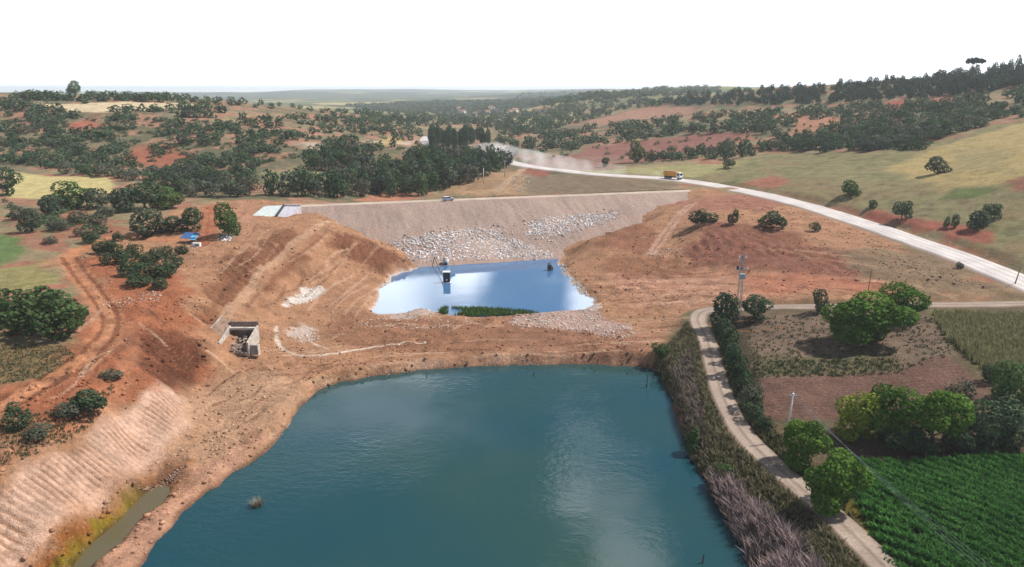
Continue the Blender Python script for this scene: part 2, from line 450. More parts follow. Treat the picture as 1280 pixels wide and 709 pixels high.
def cut(line, half, blend, drop):
    global GZ
    d, p = line_sd(line[:, :2], GX, GY, half + blend + 5)
    zr = np.interp(p, np.arange(len(line)), line[:, 2])
    m = sstep(half + blend, half, d)
    GZ = GZ * (1 - m) + (zr - drop) * m
    return d
ROAD_HALF, TRACK_HALF = 4.7, 1.9
d_road = cut(ROAD, ROAD_HALF + 1.0, 5.0, 0.45)
d_track = cut(TRACK, TRACK_HALF + 0.5, 2.5, 0.22)

# ---- dam seat
dz, ds, dw = dam_z(GX, GY)
sd_dam = poly_sd(DAM_POLY, GX, GY, 60)
foot = (ds > -25) & (ds < DAM_L + 25) & (dw > -HALF) & (dw < 62)
GZ = np.where(sd_dam < 0, np.minimum(GZ, dz - 0.5), GZ)
_bl = sstep(0, 11, sd_dam)
GZ = np.where(foot & (sd_dam >= 0), np.maximum(np.where(dw > 0, (dz + .14 * sd_dam - .15) * (1 - _bl) + np.maximum(GZ, dz + .1) * _bl, GZ), dz - .1 + np.minimum(.12 * sd_dam, .6)), GZ)
GZ = np.where((sd_dam < 8) & (dw <= -HALF) & (ds > 0) & (ds < DAM_L), np.minimum(GZ, CREST_Z - 0.25), GZ)

# ---- water basins
def basin(poly, zl, width, depth, slope, sd_l=1e3):
    global GZ
    sd = poly_sd(poly, GX, GY, 40)
    inside = zl - np.minimum(depth, slope * np.maximum(-sd, 0) + 0.04)
    edge = zl + 0.10 * np.minimum(np.maximum(sd, 0), 1.0) + 0.02
    s = sstep(0, width, sd)
    land = np.maximum(GZ, zl + 0.18)
    GZ = np.where(sd < 0, inside, np.where(sd < width, edge * (1 - s) + land * s, GZ))
    GZ = np.where((sd >= width) & (sd < 14) & (sd_l > 1), np.maximum(GZ, zl + 0.15), GZ)
    return sd
sd_lake = basin(LAKE, LAKE_Z, 2.2, 3.5, 0.45)
sd_pond = basin(POND, POND_Z, 2.5, 2.0, 0.20, sd_lake)
GZ = np.where((sd_dam < 0), np.minimum(GZ, dz - 0.5), GZ)
sd_pud = basin(PUDDLE, PUD_Z, 1.5, 0.4, 0.18, sd_lake)

# ------------------------------------------------------------------ ground colours: what each patch of ground is
n1 = fbm(GX, GY, 45, 4, 51); n2 = fbm(GX, GY, 14, 4, 52); n3 = fbm(GX, GY, 4, 3, 53)
def mixc(C, col, m):
    return C * (1 - m[:, None]) + np.asarray(col)[None] * m[:, None]
straw, olive, redsoil, tan = lin((162, 146, 116)), lin((112, 110, 84)), lin((172, 122, 102)), lin((178, 150, 128))
CC = np.tile(olive, (len(GX), 1))
CC = mixc(CC, straw, sstep(-0.15, 0.35, n1))
CC = mixc(CC, redsoil, sstep(0.12, 0.32, n2 + 0.25 * n1) * (1 - sstep(900, 1600, GY)))
CC = mixc(CC, tan, sstep(0.1, 0.5, n3) * 0.5)
# field mosaic of the far plain
ang = 0.35
fxa = np.floor((GX * math.cos(ang) + GY * math.sin(ang)) / 260 + 0.4 * fbm(GX, GY, 900, 2, 61)); fya = np.floor((-GX * math.sin(ang) + GY * math.cos(ang)) / 420)
hsh = _h(fxa, fya, 5)
pl = sstep(1000, 1700, GY)
wd_ = sstep(-.1, .25, fbm(GX, GY, 330, 4, 71) + .35 * sstep(1700, 2600, GY))
for lo, hi, c in ((0, .35, (110, 125, 85)), (.35, .6, (190, 175, 130)), (.6, .8, (150, 150, 100)), (.8, 1.01, (85, 100, 75))):
    CC = mixc(CC, lin(c), ((hsh >= lo) & (hsh < hi)) * pl)
CC = mixc(CC, lin((44, 58, 44)), wd_ * pl * .92)
SO = np.zeros(len(GX))        # bare earth amount
def region(px_poly, rgb, feather=3.0, noise=3.0, nscale=9.0, soil=None, amount=1.0, poly=None, seed=1):
    global CC, SO
    P = P2(px_poly) if poly is None else poly
    sd = poly_sd(P, GX, GY, feather + noise + 6)
    k = np.nonzero(sd < 900)[0]
    m = sstep(feather, -feather, sd[k] + noise * fbm(GX[k], GY[k], nscale, 3, 90 + seed)) * amount
    CC[k] = mixc(CC[k], lin(rgb), m)
    if soil is not None:
        SO[k] = SO[k] * (1 - m) + soil * m
def stripe(px_line, rgb, half, noise=0.6, amount=1.0, nscale=3.0, seed=1, gap=0.0, line=None, rut=0.0):
    global CC, SO, GZ
    L = smooth_line(P2(px_line), 2.0) if line is None else line
    d, p = line_sd(L, GX, GY, half + 8)
    k = np.nonzero(d < half + 4)[0]
    if len(k) == 0: return
    m = sstep(half * 1.4, half * 0.6, d[k] + noise * fbm(GX[k], GY[k], nscale, 3, 190 + seed)) * amount
    if gap:
        m = m * sstep(-gap, gap, fbm(GX[k], GY[k], 5, 2, 290 + seed) + 0.15)
    CC[k] = mixc(CC[k], lin(rgb), m)
    if rut:
        GZ[k] -= rut * m
m = sstep(-260, -60, -GX - 0.0 * GY) * sstep(230, 300, GY) * sstep(900, 700, GY) * (GX < 0)
CC = mixc(CC, lin((178, 136, 116)), m * sstep(-.15, .25, n2 + .6 * n3) * .75)
CC = mixc(CC, lin((118, 112, 92)), m * sstep(.0, .4, -n2 + .5 * n3) * .6)
# hills: named fields
region([(880, 384), (1500, 372), (1500, 800), (1120, 760), (1000, 600), (900, 480)], (112, 98, 76), 2, 3, 6, .4)
region([(5, 214), (60, 221), (140, 222), (146, 240), (60, 249), (8, 247)], (214, 198, 146), 2, 3, 12)
region([(34, 130), (130, 128), (200, 129), (262, 132), (215, 137), (130, 141), (85, 141)], (224, 204, 172), 4, 4, 20)
region([(330, 216), (400, 209), (412, 231), (340, 236)], (150, 146, 112), 4, 6, 15)
region([(455, 195), (480, 170), (500, 168), (510, 178)], (190, 165, 120), 4, 4, 15)
region([(455, 208), (520, 200), (505, 214), (470, 216)], (185, 150, 120), 3, 5, 15, 0.6)
region([(365, 178), (420, 178), (520, 176), (515, 182), (400, 186)], (205, 185, 165), 4, 6, 15)
region([(80, 155), (120, 146), (130, 160), (90, 168)], (178, 112, 92), 3, 5, 12, .5)
region([(150, 195), (190, 178), (240, 190), (230, 208), (170, 205)], (170, 110, 88), 4, 8, 14, .5)
region([(700, 203), (740, 182), (880, 166), (945, 166), (900, 186), (780, 206)], (150, 104, 92), 3, 4, 20, .6)
region([(660, 206), (700, 196), (790, 196), (760, 212), (690, 212)], (155, 118, 104), 3, 4, 20, .5)
region([(732, 152), (810, 132), (872, 132), (860, 143), (790, 148), (740, 160)], (172, 132, 112), 3, 4, 20, .5)
region([(720, 215), (830, 208), (950, 198), (960, 204), (905, 218), (850, 222)], (168, 160, 116), 3, 3, 14)
region([(640, 148), (720, 140), (730, 148), (650, 158)], (195, 185, 145), 6, 8, 30)
region([(872, 224), (960, 190), (1100, 188), (1210, 168), (1300, 140), (1420, 140), (1420, 380), (1290, 340), (1180, 296), (1060, 256), (960, 238)], (146, 137, 102), 4, 5, 16, .1)
m = (GX > 0) * (GY > 170) * (GY < 430) * (1 - m_site) * (SO > .02)
CC = mixc(CC, lin((150, 124, 100)), m * sstep(.0, .5, n2 + .7 * n3) * .6)
CC = mixc(CC, lin((104, 106, 76)), m * sstep(.1, .5, n3 - .6 * n2) * .6)
region([(1110, 212), (1200, 174), (1300, 148), (1420, 150), (1400, 215), (1270, 226), (1180, 240)], (190, 168, 120), 4, 8, 22, .1, .9)
region([(1190, 238), (1240, 236), (1230, 246), (1180, 248)], (110, 120, 75), 2, 3, 10, 0)
region([(1190, 185), (1260, 190), (1250, 215), (1200, 212)], (160, 150, 112), 4, 9, 9, .2, .6)
region([(1045, 256), (1130, 270), (1245, 290), (1235, 304), (1150, 292), (1080, 272)], (165, 102, 84), 2, 4, 6, .9)
region([(930, 232), (965, 218), (985, 226), (970, 238)], (165, 110, 90), 3, 4, 8, .8)
region([(1255, 228), (1300, 215), (1300, 240), (1262, 240)], (150, 100, 82), 2, 3, 8, .7)
region([(985, 170), (1000, 150), (1040, 145), (1080, 148), (1040, 160), (1010, 178)], (180, 130, 105), 3, 7, 14, .6)
region([(1105, 128), (1140, 124), (1130, 138), (1112, 138)], (172, 100, 82), 2, 6, 12, .6)
region([(1165, 126), (1195, 120), (1190, 130), (1170, 132)], (172, 100, 82), 2, 6, 12, .6)
# near left ground
region([(-30, 288), (28, 294), (36, 314), (0, 334), (-40, 335)], (112, 130, 84), 2, 3, 8, 0)
region([(-40, 340), (60, 325), (72, 352), (20, 366), (-40, 370)], (160, 150, 105), 2, 4, 8, .1)
region([(-60, 428), (80, 432), (96, 446), (50, 476), (-60, 486)], (146, 122, 90), 2, 3, 6, .3)
# excavation
region(None, (182, 137, 106), 3, 5, 9, 1.0, 1.0, SITE)
SO = np.maximum(SO, 0)
region([(640, 470), (640, 400), (760, 400), (820, 420), (820, 470)], (180, 136, 112), 4, 5, 8, 1, .7)
region([(-60, 560), (0, 492), (60, 470), (132, 384), (92, 332), (112, 310), (200, 330), (240, 380), (262, 440), (202, 500), (130, 505), (60, 535)], (170, 108, 78), 3, 6, 9, 1)
region([(90, 262), (170, 285), (110, 306), (60, 300)], (168, 116, 92), 3, 8, 9, .8)
region([(150, 412), (245, 425), (262, 450), (215, 486), (188, 468)], (100, 58, 38), 3, 4, 5, 1, .9)
region([(160, 448), (230, 470), (215, 486), (180, 470)], (84, 46, 30), 2, 4, 4, 1, .6)
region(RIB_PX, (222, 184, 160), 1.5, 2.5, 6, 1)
region([(236, 482), (330, 458), (392, 482), (362, 540), (280, 602), (222, 560)], (196, 156, 126), 3, 4, 8, 1, .9)
region([(40, 712), (100, 655), (185, 602), (240, 575), (214, 612), (140, 672), (90, 716)], (152, 92, 38), 1.5, 2.0, 4, 1, .85)
region([(128, 650), (186, 610), (200, 616), (150, 668), (90, 718), (62, 712)], (136, 122, 30), 1.0, 1.6, 3, 1, .85)
region([(165, 600), (236, 572), (232, 592), (205, 612), (180, 616)], (92, 52, 36), 1.0, 1.6, 3, 1, .6)
region([(100, 722), (190, 640), (250, 584), (322, 540), (345, 548), (250, 625), (170, 722)], (196, 150, 124), 1.5, 2, 6, 1, .9)
region([(400, 486), (520, 452), (640, 445), (800, 446), (800, 456), (640, 456), (470, 470)], (206, 170, 146), 1.5, 2.0, 4, 1, .7)
region([(880, 276), (960, 284), (1060, 318), (1130, 346), (1100, 366), (980, 342), (900, 332), (850, 320)], (142, 90, 74), 4, 7, 10, 1, .8)
region([(760, 345), (900, 334), (1000, 346), (1080, 358), (980, 374), (880, 380), (800, 384)], (194, 146, 120), 3, 6, 8, 1, .8)
region([(920, 345), (1090, 350), (1080, 366), (960, 372)], (192, 124, 96), 3, 6, 8, 1, .7)
region([(1040, 312), (1160, 312), (1275, 366), (1150, 372), (1110, 356), (1050, 335)], (138, 122, 98), 4, 9, 9, .6, .75)
region([(740, 290), (800, 280), (840, 300), (800, 318), (750, 312)], (142, 92, 72), 3, 6, 6, 1, .7)
region([(400, 282), (450, 300), (515, 322), (480, 342), (420, 320)], (118, 72, 50), 3, 5, 6, 1, .85)
region([(280, 320), (350, 290), (400, 290), (350, 350), (300, 380), (250, 400)], (126, 78, 54), 3, 6, 6, 1, .75)
region([(830, 250), (930, 244), (990, 254), (960, 264), (860, 266)], (165, 112, 96), 4, 6, 10, 1, .8)
region([(440, 250), (500, 230), (530, 248)], (188, 132, 104), 2, 3, 6, 1)
region([(535, 248), (560, 233), (640, 213), (664, 208), (672, 214), (650, 244)], (176, 144, 112), 3, 5, 8, .8)
region([(652, 243), (660, 216), (760, 222), (850, 230), (850, 238)], (136, 118, 96), 3, 5, 10, .7)
region([(660, 208), (690, 214), (680, 222), (655, 216)], (165, 98, 84), 2, 3, 6, .9, .8)
region([(250, 262), (270, 262), (266, 305), (250, 305)], (150, 88, 62), 2, 2, 5, 1, .8)
region([(300, 250), (320, 256), (318, 290), (296, 285)], (196, 146, 118), 2, 3, 5, 1, .8)
region([(430, 396), (560, 400), (700, 408), (800, 420), (780, 440), (640, 438), (460, 444), (410, 425)], (146, 102, 78), 3, 6, 6, 1, .65)
region([(745, 325), (800, 318), (880, 330), (870, 345), (770, 350)], (140, 92, 68), 3, 6, 6, 1, .6)
# fields on the right
region([(930, 392), (1050, 392), (1175, 394), (1205, 440), (1120, 468), (942, 474)], (132, 112, 96), 2, 2, 6, .5)
region([(940, 448), (1120, 444), (1120, 468), (944, 474)], (104, 100, 70), 1.5, 4, 4, .2, .7)
region(PLOW_PX, (122, 92, 80), 1.2, 1.2, 5, .9)
region([(1162, 388), (1420, 384), (1420, 500), (1240, 472), (1182, 426)], (132, 128, 84), 1.2, 1.2, 5, .1)
region([(1050, 560), (1420, 555), (1420, 580), (1050, 580)], (92, 66, 56), 1.5, 1.5, 5, .7)
region([(1048, 574), (1420, 566), (1420, 800), (1170, 800), (1085, 660)], (50, 54, 36), 1.2, 1.2, 5, .2)
region([(1232, 610), (1300, 600), (1320, 640), (1250, 645)], (74, 62, 46), 1.2, 3, 4, .4, .8)
region([(816, 460), (862, 394), (882, 420), (890, 470), (905, 520), (935, 565), (1000, 625), (1100, 735), (940, 740), (892, 645), (860, 575), (846, 515)], (104, 90, 66), 1.2, 2.5, 4, .3)
region([(890, 402), (940, 400), (948, 520), (1000, 560), (1060, 640), (1120, 700), (1060, 650), (985, 580), (930, 530), (905, 480)], (82, 70, 56), 1.0, 2.0, 4, .3)
region([(1050, 600), (1140, 720), (1100, 690), (1060, 640)], (120, 112, 56), 1.0, 1.5, 3, .2)
# wheel tracks and silt lines
stripe([(-30, 520), (20, 498), (62, 476), (108, 448), (135, 417), (137, 392), (117, 362), (98, 340), (86, 322), (110, 308), (160, 296), (230, 300)], (204, 144, 108), 2.4, .6, .95, 4, 2, rut=.25)
for _o in (-1, 1): stripe([(-30, 520 + 9 * _o), (20, 498 + 9 * _o), (62, 476 + 8 * _o), (108 + 4 * _o, 448 + 7 * _o), (135 + 8 * _o, 417), (137 + 8 * _o, 392), (117 + 8 * _o, 362), (98 + 8 * _o, 340), (86 + 8 * _o, 322)], (124, 72, 48), .7, .5, .8, 3, 4)
stripe([(0, 575), (60, 540), (120, 508), (150, 478), (165, 440), (160, 405)], (190, 132, 100), 1.5, .8, .5, 4, 2)
stripe([(256, 306), (261, 284), (264, 258)], (176, 104, 74), 2.6, .6, .7, 4, 2)
for off in (-1, 1):
    stripe([(20 + 0 * off, 496 + 5 * off), (62, 474 + 4 * off), (108, 446 + 4 * off), (134 + 3 * off, 415), (136 + 3 * off, 392), (116 + 4 * off, 362), (98 + 4 * off, 340), (88 + 3 * off, 322)], (196, 140, 106), 0.45, 0.3, .8, 2, 3 + off)
    stripe([(282 + 4 * off, 396), (312 + 4 * off, 362), (340 + 4 * off, 330), (368 + 3 * off, 302), (394 + 3 * off, 284), (430, 268)], (206, 168, 138), 0.6, 0.3, .8, 2, 6 + off)
    stripe([(812 + 4 * off, 318), (834 + 4 * off, 290), (850 + 3 * off, 268), (868 + 3 * off, 254)], (204, 164, 142), 0.7, 0.3, .85, 2, 9 + off)
    stripe([(620 + 3 * off, 240), (640 + 2 * off, 222), (660, 209 + off)], (202, 176, 150), 0.6, 0.3, .8, 2, 12 + off)
    stripe([(258 + 4 * off, 300), (260 + 4 * off, 280), (262 + 3 * off, 262)], (186, 128, 96), 0.5, 0.3, .8, 2, 15 + off)
stripe([(285, 395), (340, 335), (395, 284)], (188, 146, 116), 1.6, 0.8, .55, 3, 18)
stripe([(346, 408), (346, 425), (356, 438), (380, 445), (420, 442), (470, 433), (530, 429)], (232, 214, 196), 0.35, 0.3, .95, 1.5, 20)
stripe([(385, 415), (390, 428), (410, 436)], (228, 206, 188), 0.3, 0.25, .9, 1.5, 21)
stripe([(440, 440), (560, 430), (680, 432)], (150, 108, 88), 0.5, 0.4, .6, 2, 22)
region([(358, 382), (375, 362), (398, 358), (404, 366), (385, 376)], (238, 226, 216), .8, 2.0, 2.5, .8)
region([(362, 412), (380, 404), (395, 412), (385, 424), (368, 424)], (218, 198, 186), .8, 2.6, 2.0, .8, .8)
region([(470, 392), (480, 356), (500, 344), (512, 352), (500, 384), (540, 380), (550, 392), (500, 400)], (206, 186, 174), 1, 2.5, 2.5, .8, .8)
region([(640, 402), (640, 392), (735, 382), (765, 402), (790, 410), (760, 418), (700, 410)], (196, 170, 160), 1, 3.0, 2.0, .8, .7)
region([(690, 318), (742, 378), (752, 384), (738, 388)], (222, 206, 196), .8, 1.5, 2.0, .8, .8)
for k in range(7):
    cx = 470 + 45 * k
    stripe([(cx, 408 + 3 * (k % 3)), (cx + 30, 404 + 4 * (k % 2)), (cx + 62, 407)], (206, 172, 150), 0.3, 0.4, .7, 1.5, 30 + k)
for k in range(9):
    y0 = 352 + 4.2 * k
    stripe([(730 + 6 * k, y0), (810 + 5 * k, y0 - 5), (900, y0 - 6)], (208, 168, 142) if k % 2 else (146, 100, 80), 0.45, 0.6, .6, 2, 40 + k)
rk = random.Random(31)
def marks(n, area, dx, dy, bend, ln, cols, half=.28, amount=.6):
    x0, y0, x1, y1 = area
    for k in range(n):
        x, y = rk.uniform(x0, x1), rk.uniform(y0, y1); L_ = ln * rk.uniform(.5, 1.2); bd = bend * rk.uniform(-1, 1)
        p = [(x + dx * L_ * t - dy * bd * math.sin(math.pi * t), y + dy * L_ * t + dx * bd * math.sin(math.pi * t) * .5) for t in (0, .33, .66, 1)]
        c_ = cols[k % len(cols)]
        stripe(p, c_, half * rk.uniform(.7, 1.5), .2, amount * rk.uniform(.6, 1.2), 2, 60 + k, rut=.16 * rk.uniform(-1, 1.3))
LT, DK, OR = (214, 176, 146), (116, 76, 54), (186, 122, 86)
marks(26, (700, 335, 880, 420), 1, -.06, 6, 110, (LT, DK, LT, OR))
marks(18, (880, 300, 1080, 365), 1, .12, 8, 90, (DK, LT, (120, 74, 58)))
marks(16, (340, 320, 470, 400), .75, -.6, 10, 70, (LT, DK, LT))
marks(12, (240, 300, 330, 390), .7, -.7, 10, 60, (LT, DK))
marks(16, (300, 420, 480, 480), 1, -.1, 16, 80, (LT, DK, LT))
marks(16, (480, 405, 800, 450), 1, -.02, 5, 110, (LT, DK))
marks(14, (20, 400, 140, 500), .7, -.6, 12, 60, (OR, DK, LT))
marks(10, (140, 360, 260, 440), .6, .5, 8, 50, (DK, OR, LT))
marks(14, (240, 480, 380, 560), .8, -.5, 8, 60, (LT, DK))
marks(10, (660, 246, 860, 300), 1, -.2, 8, 60, (LT, DK, (170, 110, 92)))
# damp rim of soil along the water
for sd, wd, c in ((sd_lake, 0.9, (92, 66, 52)), (sd_pond, 1.1, (226, 214, 208)), (sd_pud, 0.7, (96, 74, 40))):
    m = sstep(wd, 0.0, sd + 0.5 * n3) * 0.75
    CC = mixc(CC, lin(c), m)
CC = mixc(CC, lin((150, 104, 72)), np.clip(RIBG, 0, 1) * (.35 + .5 * sstep(-.3, .3, n3)))  # groove shading painted into the ground colour: rib hollows go darker brown
g = CC @ np.array((.3, .5, .2)); keepc = 1.06
CC = g[:, None] + (CC - g[:, None]) * (keepc + .1 * (1 - SO))[:, None]
grit = fbm(GX, GY, 1.4, 3, 401); grit2 = fbm(GX, GY, .55, 2, 402)
CC = CC * np.clip(1 + (.20 + .5 * rough_) * (.40 * grit + .2 * grit2) * np.clip(SO, .35, 1) * sstep(700, 250, GY), .45, 1.6)[:, None]
CC = np.clip(CC, 0.008, 0.85)

# ------------------------------------------------------------------ mesh / material helpers
def mesh_from(name, V, F, cols=None, smooth=False, extra=None):
    V = np.asarray(V, np.float32); F = np.asarray(F, np.int32)
    me = bpy.data.meshes.new(name)
    k = F.shape[1]
    me.vertices.add(len(V)); me.vertices.foreach_set('co', V.ravel())
    me.loops.add(F.size); me.loops.foreach_set('vertex_index', F.ravel())
    me.polygons.add(len(F))
    me.polygons.foreach_set('loop_start', np.arange(0, F.size, k, dtype=np.int32))
    me.polygons.foreach_set('loop_total', np.full(len(F), k, np.int32))
    if smooth:
        me.polygons.foreach_set('use_smooth', np.ones(len(F), bool))
    if cols is not None:
        at = me.color_attributes.new('Col', 'FLOAT_COLOR', 'POINT')
        at.data.foreach_set('color', np.column_stack([cols, np.ones(len(V)) if extra is None else extra]).astype(np.float32).ravel())
    me.update(calc_edges=True)
    me.validate()
    return me
def link(name, me, mat=None, parent=None):
    o = bpy.data.objects.new(name, me)
    COL.objects.link(o)
    if mat is not None:
        me.materials.append(mat)
    if parent is not None:
        o.parent = parent
    return o
def tag(o, label=None, cat=None, group=None, kind=None):
    if label: o['label'] = label
    if cat: o['category'] = cat
    if group: o['group'] = group
    if kind: o['kind'] = kind
    return o
def empty(name, loc, rz=0.0):
    o = bpy.data.objects.new(name, None)
    COL.objects.link(o)
    o.location = loc; o.rotation_euler = (0, 0, rz)
    o.empty_display_size = 0.5
    return o

class NB:
    """small node-tree builder"""
    def __init__(s, name):
        s.m = bpy.data.materials.new(name); s.m.use_nodes = True
        s.t = s.m.node_tree; s.t.nodes.clear()
        s.out = s.n('ShaderNodeOutputMaterial'); s.b = s.n('ShaderNodeBsdfPrincipled')
        s.l(s.b.outputs[0], s.out.inputs[0])
    def n(s, t, **k):
        n = s.t.nodes.new(t)
        for a, v in k.items(): setattr(n, a, v)
        return n
    def l(s, a, b): s.t.links.new(a, b)
    def noise(s, scale, detail=4, rough=.55, vec=None):
        n = s.n('ShaderNodeTexNoise'); n.inputs['Scale'].default_value = scale; n.inputs['Detail'].default_value = detail; n.inputs['Roughness'].default_value = rough
        if vec is not None: s.l(vec, n.inputs['Vector'])
        return n.outputs['Fac']
    def rng(s, v, a, b, c, d, smooth=False):
        n = s.n('ShaderNodeMapRange'); 
        if smooth: n.interpolation_type = 'SMOOTHSTEP'
        for k, x in zip(('From Min', 'From Max', 'To Min', 'To Max'), (a, b, c, d)): n.inputs[k].default_value = x
        s.l(v, n.inputs['Value']); return n.outputs[0]
    def mul(s, a, b, op='MULTIPLY'):
        n = s.n('ShaderNodeMath', operation=op)
        for i, x in enumerate((a, b)):
            if isinstance(x, (int, float)): n.inputs[i].default_value = x
            else: s.l(x, n.inputs[i])
        return n.outputs[0]
    def scale(s, c, f):
        n = s.n('ShaderNodeVectorMath', operation='SCALE')
        if isinstance(c, tuple): n.inputs[0].default_value = c[:3]
        else: s.l(c, n.inputs[0])
        s.l(f, n.inputs['Scale']); return n.outputs[0]
    def mix(s, f, a, b):
        n = s.n('ShaderNodeMix', data_type='RGBA')
        if isinstance(f, (int, float)): n.inputs[0].default_value = f
        else: s.l(f, n.inputs[0])
        for i, x in ((6, a), (7, b)):
            if isinstance(x, tuple): n.inputs[i].default_value = (*x[:3], 1)
            else: s.l(x, n.inputs[i])
        return n.outputs[2]
    def bump(s, h, strength=.5, dist=.1):
        n = s.n('ShaderNodeBump'); n.inputs['Strength'].default_value = strength; n.inputs['Distance'].default_value = dist
        s.l(h, n.inputs['Height']); s.l(n.outputs[0], s.b.inputs['Normal'])
    def obj(s): return s.n('ShaderNodeTexCoord').outputs['Object']
    def set(s, **k):
        for a, v in k.items():
            a = a.replace('_', ' ')
            s.b.inputs[a].default_value = v
def simple(name, rgb, rough=.7, metal=0.0, var=.25, scale=3.0, bump=0.0):
    b = NB(name)
    f = b.rng(b.noise(scale, 4, .6, b.obj()), .3, .7, 1 - var, 1 + var)
    b.l(b.scale(tuple(rgb), f), b.b.inputs['Base Color'])
    b.set(Roughness=rough, Metallic=metal)
    if bump: b.bump(b.noise(scale * 4, 4, .6, b.obj()), .6, bump)
    return b.m
def vcol_mat(name, rough=.9, var=.2, scale=1.0, spec=.2, trans=0.0):
    b = NB(name)
    c = b.n('ShaderNodeVertexColor', layer_name='Col').outputs['Color']
    f = b.rng(b.noise(scale, 3, .6, b.obj()), .3, .7, 1 - var, 1 + var)
    col = b.scale(c, f)
    b.l(col, b.b.inputs['Base Color'])
    b.set(Roughness=rough, Specular_IOR_Level=spec)
    if trans:
        t = b.n('ShaderNodeBsdfTranslucent'); b.l(col, t.inputs['Color'])
        m = b.n('ShaderNodeMixShader'); m.inputs[0].default_value = trans
        b.l(b.b.outputs[0], m.inputs[1]); b.l(t.outputs[0], m.inputs[2]); b.l(m.outputs[0], b.out.inputs[0])
    return b.m

# ---- terrain sheet
b = NB('ground')
vc = b.n('ShaderNodeVertexColor', layer_name='Col')
o = b.obj()
nA = b.noise(0.22, 6, .62, o); nB = b.noise(1.6, 5, .65, o); nC = b.noise(7.0, 3, .6, o)
fine = b.mul(b.rng(nA, .32, .68, .78, 1.22), b.mul(b.rng(nB, .3, .7, .76, 1.24), b.rng(nC, .3, .7, .80, 1.2)))
soil = b.mix(b.rng(b.noise(2.3, 5, .7, o), .595, .645, 0, .5), vc.outputs['Color'], (0.40, 0.29, 0.22))
soil = b.mix(b.rng(b.noise(0.9, 5, .7, o), .61, .68, 0, .40), soil, (0.11, 0.06, 0.038))
soil = b.mix(b.rng(b.noise(5.0, 3, .8, o), .61, .68, 0, .25), soil, (0.09, 0.05, 0.034))
grass = b.mix(b.rng(b.noise(0.8, 5, .7, o), .52, .66, 0, .55), vc.outputs['Color'], (0.052, 0.06, 0.026))
c = b.mix(vc.outputs['Alpha'], grass, soil)
b.l(b.scale(c, fine), b.b.inputs['Base Color'])
b.set(Roughness=.95, Specular_IOR_Level=.15)
b.bump(b.mul(b.mul(nB, .7), b.mul(nC, .3), 'ADD'), 1.0, .6)
M_GROUND = b.m
idx = np.arange(NR * NT).reshape(NR, NT)
F = np.stack([idx[:-1, :-1], idx[:-1, 1:], idx[1:, 1:], idx[1:, :-1]], -1).reshape(-1, 4)
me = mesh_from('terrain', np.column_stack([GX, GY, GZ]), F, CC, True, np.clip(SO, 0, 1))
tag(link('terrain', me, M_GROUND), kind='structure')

# ---- water
def offset_poly(Q, d):
    a = np.roll(Q, -1, 0) - np.roll(Q, 1, 0)
    nrm = np.stack([a[:, 1], -a[:, 0]], -1); nrm /= np.linalg.norm(nrm, axis=1)[:, None] + 1e-9
    area = 0.5 * np.sum(Q[:, 0] * np.roll(Q[:, 1], -1) - np.roll(Q[:, 0], -1) * Q[:, 1])
    return Q + nrm * d * (1 if area > 0 else -1)
def water_mat(name, body, body2, wave, rough, big):
    b = NB(name)
    o = b.obj()
    b.l(b.mix(b.rng(b.noise(0.018, 3, .5, o), .35, .65, 0, 1), body, body2), b.b.inputs['Base Color'])
    b.set(Roughness=rough, IOR=1.333, Specular_IOR_Level=.5)
    patches = b.rng(b.noise(0.025, 3, .55, o), .42, .60, .06, 1.0)
    mp = b.n('ShaderNodeMapping'); mp.inputs['Scale'].default_value = (.6, 1.0, 1.0); b.l(o, mp.inputs['Vector'])
    h = b.mul(b.mul(b.noise(2.0, 3, .6, mp.outputs[0]), 1.0), b.mul(b.noise(0.8, 2, .5, mp.outputs[0]), big), 'ADD')
    b.bump(b.mul(h, patches), wave, .12)
    return b.m
def water(name, poly, z, mat):
    Q = offset_poly(poly[::3], 0.5)
    me = bpy.data.meshes.new(name)
    bm = bmesh.new()
    f = bm.faces.new([bm.verts.new((x, y, z)) for x, y in Q])
    if f.normal.z < 0 or f.calc_area() and (f.normal_update() or f.normal.z < 0): f.normal_flip()
    bmesh.ops.triangulate(bm, faces=[f])
    bm.to_mesh(me); bm.free()
    return tag(link(name, me, mat), kind='structure')
water('lake', LAKE, LAKE_Z, water_mat('lake_water', (0.007, 0.046, 0.064), (0.022, 0.056, 0.046), .34, .045, 1.5))
water('pond', POND, POND_Z, water_mat('pond_water', (0.05, 0.125, 0.25), (0.06, 0.135, 0.24), .14, .03, 1.0))
water('puddle', PUDDLE, PUD_Z, water_mat('puddle_water', (0.10, 0.085, 0.045), (0.12, 0.085, 0.05), .05, .05, 1.0))

